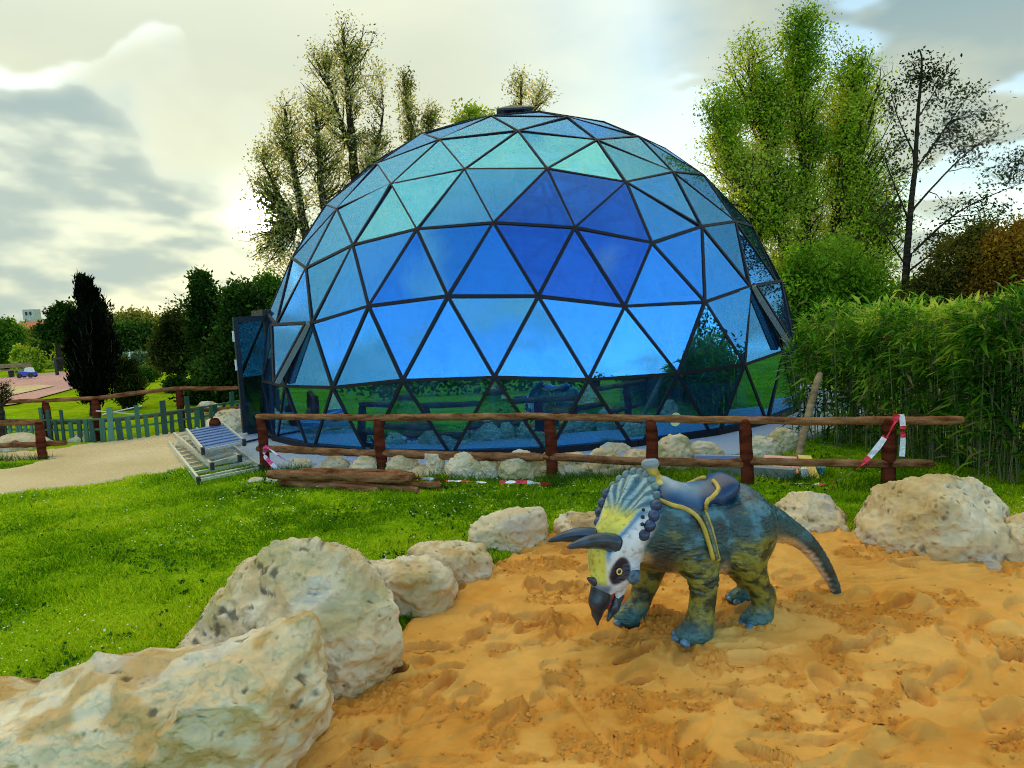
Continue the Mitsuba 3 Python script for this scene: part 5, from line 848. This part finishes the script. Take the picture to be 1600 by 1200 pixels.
# taller tufts against the stones, posts and the sand edge
cl_ = [((-0.152, 4.787), .12, 500), ((-0.087, 4.840), .10, 300), ((-2.613, 8.052), .25, 700), ((-2.403, 8.329), .25, 500), ((-3.049, 8.387), .25, 500), ((1.258, 7.038), .5, 900), ((1.981, 6.948), .35, 600), ((0.576, 7.090), .4, 700), ((-0.704, 7.361), .5, 700), ((2.610, 6.665), .3, 400), ((3.232, 6.160), .4, 600), ((-6.596, 10.345), .35, 900), ((-7.115, 10.303), .4, 900), ((-3.357, 9.047), .12, 260), ((-1.714, 7.836), .3, 400), ((0.376, 6.924), .12, 150), ((-1.368, 7.753), .12, 120)]
xs = np.concatenate([rng.normal(c_[0], r_ * .5, n_) for c_, r_, n_ in cl_]); ys = np.concatenate([rng.normal(c_[1], r_ * .3, n_) for c_, r_, n_ in cl_]); mm, c = blades(xs, ys, rng.uniform(.04, .14, len(xs)), rng.uniform(.003, .006, len(xs)), [(.03, .11, .012), (.08, .22, .012), (.20, .33, .02)], 2)
tag(add('tall_grass', mm, 'leaf_mat', False, c), 'taller tufts of grass by stones and posts', kind='stuff')
x_, y_ = grassy(13000, -7, 4.6, 3.0, 9.2, lambda a, b: np.clip((nfbm(np.stack([a * .8, b * .8, 0 * a], -1), 3, 102) - .45) * 3, 0, .5) + .12 * (b > 6))
n = len(x_); r = rng.uniform(.003, .006, n) * (1 + .03 * y_); a = np.arange(5) * 2 * np.pi / 5; z_ = lawn_z(x_, y_) + rng.uniform(.02, .045, n); tilt = rng.normal(0, .4, (n, 2))
v = np.stack([x_[:, None] + r[:, None] * np.cos(a), y_[:, None] + r[:, None] * np.sin(a), z_[:, None] + r[:, None] * (np.cos(a) * tilt[:, :1] + np.sin(a) * tilt[:, 1:])], -1).reshape(-1, 3); i = np.arange(n)[:, None] * 5
tag(add('daisies', trimesh.Trimesh(v, np.vstack([i + [[0, 1, 2]], i + [[0, 2, 3]], i + [[0, 3, 4]]]), process=False), 'petal_mat'), 'tiny white daisies scattered over the lawn', kind='stuff')
x_, y_ = grassy(9000, -7, 4.6, 2.8, 9.0, lambda a, b: np.clip((nfbm(np.stack([a * 1.6, b * 1.6, 0 * a], -1), 3, 103) - .56) * 5, 0, .8)); p = np.stack([x_, y_, lawn_z(x_, y_) + .006 + .018 * rng.random(len(x_))], -1)
lm, c = leaves(np.repeat(p, 4, 0) + rng.normal(0, .02, (4 * len(p), 3)) * A([1, 1, .2]), .030, rng, [(.015, .06, .012), (.04, .14, .02), (.09, .22, .03)], .5, 6, .7, A([0, 0, .4])); tag(add('clover', lm, 'leaf_mat', False, c), 'dark green clover and weed patches in the lawn', kind='stuff')

# crumbs of damp sand
rng = np.random.default_rng(123); n = 60000; x_, y_ = rng.uniform(-.9, 4.2, n), rng.uniform(2.0, 5.4, n); i = ((y_ - 1.85) / h).astype(int); j = ((x_ + 1.35) / h).astype(int); i = np.clip(i, 0, SAND_Z.shape[0] - 1); j = np.clip(j, 0, SAND_Z.shape[1] - 1)
ok = (rng.random(n) < .03 + .75 * clod_mask[i, j]) & (poly_sd(x_, y_, SAND) < -.05) & (np.abs(x_) < .74 * y_ + .4); ok &= rng.random(n) < np.clip(3.2 / np.hypot(x_, y_), .3, 1); x_, y_, z_ = x_[ok], y_[ok], SAND_Z[i, j][ok] + .015
x_, y_, z_ = x_[:3200], y_[:3200], z_[:3200]; n = len(x_); ico = trimesh.creation.icosahedron(); r = .003 + .0065 * rng.random(n) ** 2.6
v = (ico.vertices[None] * (1 + .35 * rng.normal(size=(n, 12, 1))) * r[:, None, None] * A([1.2, 1.2, .85]) + np.stack([x_, y_, z_ + r * .2], -1)[:, None]).reshape(-1, 3); c = np.repeat(lerp((.46, .21, .038), (.68, .34, .075), rng.random(n)), 12, 0)
tag(add('sand_crumbs', trimesh.Trimesh(v, (np.arange(n)[:, None, None] * 12 + ico.faces[None]).reshape(-1, 3), process=False), 'plain_vc', False, c), 'small crumbs of damp sand strewn over the pit', kind='stuff')

# ------------------------------------------------------------------ far things on the left
def mb(c, size, R=None): return box(size, c, R)
tw = name('stone_tower'); tag(tw, 'square grey stone tower on the far left skyline', 'tower'); c = (-128.134, 200.000, 0.891)
add(tw + '__shaft', mb([c[0], c[1], 2.0], (2.7, 2.7, 9.0)), 'tower_mat'); add(tw + '__top', mb([c[0] - .1, c[1], 7.5], (3.0, 3.0, 2.8)), 'tower_mat'); add(tw + '__base_wing', mb([c[0] - 2.0, c[1], 1.6], (3.4, 2.6, 5.2)), 'tower_mat')
for dx in (-.6, .5): add(tw + '__window', mb([c[0] + dx, c[1] - 1.55, 7.8], (.45, .2, .9)), 'black_mat')
hs_ = name('cottage'); tag(hs_, 'cottage with an orange tiled roof below the far tower', 'house'); c = (-58.602, 92.000, 0.831)
add(hs_ + '__wall', mb([c[0] + .8, c[1], .6], (6.0, 5, 3.6)), 'wall_mat')
w_, d_, e_, rdg = 3.3, 2.8, 2.2, 3.6
add(hs_ + '__roof', trimesh.convex.convex_hull(A([[c[0] + .8 + sx * w_, c[1] + sy * d_, e_] for sx in (-1, 1) for sy in (-1, 1)] + [[c[0] + .8 - w_ + .6, c[1], rdg], [c[0] + .8 + w_ - .6, c[1], rdg]])), 'roof_mat'); add(hs_ + '__chimney', mb([c[0] + 2.2, c[1] + .4, 3.7], (.5, .5, .9)), 'wall_mat')
hs_ = name('cottage'); tag(hs_, 'roof of a low house glimpsed between the hedge and the forked tree', 'house'); c = (-44.907, 95.000, 1.934)
add(hs_ + '__wall', mb([c[0], c[1], -.2], (4.4, 4, 3.4)), 'wall_mat'); add(hs_ + '__roof', trimesh.convex.convex_hull(A([[c[0] + sx * 2.5, c[1] + sy * 2.3, 1.5] for sx in (-1, 1) for sy in (-1, 1)] + [[c[0] - 1.6, c[1], 2.7], [c[0] + 1.6, c[1], 2.7]])), 'roof_mat')
kt = name('pedal_kart'); tag(kt, 'small blue and white pedal kart parked on the far court', 'kart'); c = A((-23.486, 35.737, -0.279)); s_ = .36
add(kt + '__body', trimesh.convex.convex_hull(A([[x1, y1, z1] for x1, z1 in ((-1.1, .25), (1.1, .25), (1.0, .7), (-.9, .95)) for y1 in (-.45, .45)]) * s_ + c), 'kart_blue')
add(kt + '__seat', trimesh.convex.convex_hull(A([[x1, y1, z1] for x1, z1 in ((-.2, .8), (.9, .7), (.7, 1.3), (0, 1.35)) for y1 in (-.35, .35)]) * s_ + c), 'white')
for sx in (-.75, .75):
    for sy in (-.5, .5): w_ = trimesh.creation.cylinder(.32 * s_, .16 * s_, sections=14); w_.vertices = w_.vertices[:, [0, 2, 1]] + c + A([sx, sy, .3]) * s_; w_.invert(); add(kt + '__wheel', w_, 'black_mat')
sh = name('goal_frame'); tag(sh, 'dark small goal frame at the far end of the court', 'goal'); c = A((-23.050, 37.958, -0.306))
for sx in (-.35, .35): add(sh + '__post', mb([c[0] + sx, c[1], c[2] + .35], (.12, .12, .8)), 'black_mat')
add(sh + '__crossbar', mb([c[0], c[1], c[2] + .8], (.9, .10, .08)), 'black_mat')
bn = name('park_bench'); tag(bn, 'dark bench beside the pedal kart at the court edge', 'bench'); c = A((-25.998, 38.310, -0.310))
add(bn + '__seat', mb([c[0], c[1], c[2] + .32], (1.9, .4, .06)), 'dull_wood'); add(bn + '__backrest', mb([c[0], c[1] + .2, c[2] + .55], (1.9, .05, .22)), 'dull_wood')
for sx in (-.8, 0, .8): add(bn + '__leg', mb([c[0] + sx, c[1], c[2] + .13], (.08, .35, .34)), 'black_mat')
wf = name('white_rail'); tag(wf, 'low white railing before the black hedge right of the cypress', 'railing'); a, b = (-21.295, 40.000, 0.540), (-19.525, 40.000, 0.514)
a, b = A(a), A(b); add(wf + '__rail', beam(a, b, .08, .09), 'white')
for t_ in (.05, .5, .95): q_ = a + (b - a) * t_; add(wf + '__post', beam([q_[0], q_[1], terr(q_[0], q_[1]) - .1], q_, .07, .07, (1, 0, 0)), 'white')
tag(add('plant_stake', beam((-19.147, 37.000, -0.241), (-19.084, 37.000, 0.659), .07, .07, (1, 0, 0)), 'white'), 'thin pale stake standing in the blue green shrub', 'stake')
tag(add('string', tubes(curve([(-6.400, 11.400, 0.428), (-6.253, 11.600, 0.453), (-5.972, 11.800, 0.493)], 8), np.full(8, .009), 5), 'white'), 'pale cord running up along the back rail', 'cord'); tag(add('string', tubes(curve([(-6.493, 11.400, 0.493), (-6.256, 11.600, 0.422), (-5.926, 11.800, 0.335)], 8), np.full(8, .009), 5), 'white'), 'pale cord sagging below the back rail', 'cord')
stone('rusty brown rounded lump behind the picket fence', (-5.763, 13.819, 0.000), .28, .2, .30, 140, key='brown_mound', catg='mound', warm=1, moss=.2, amp=.04);
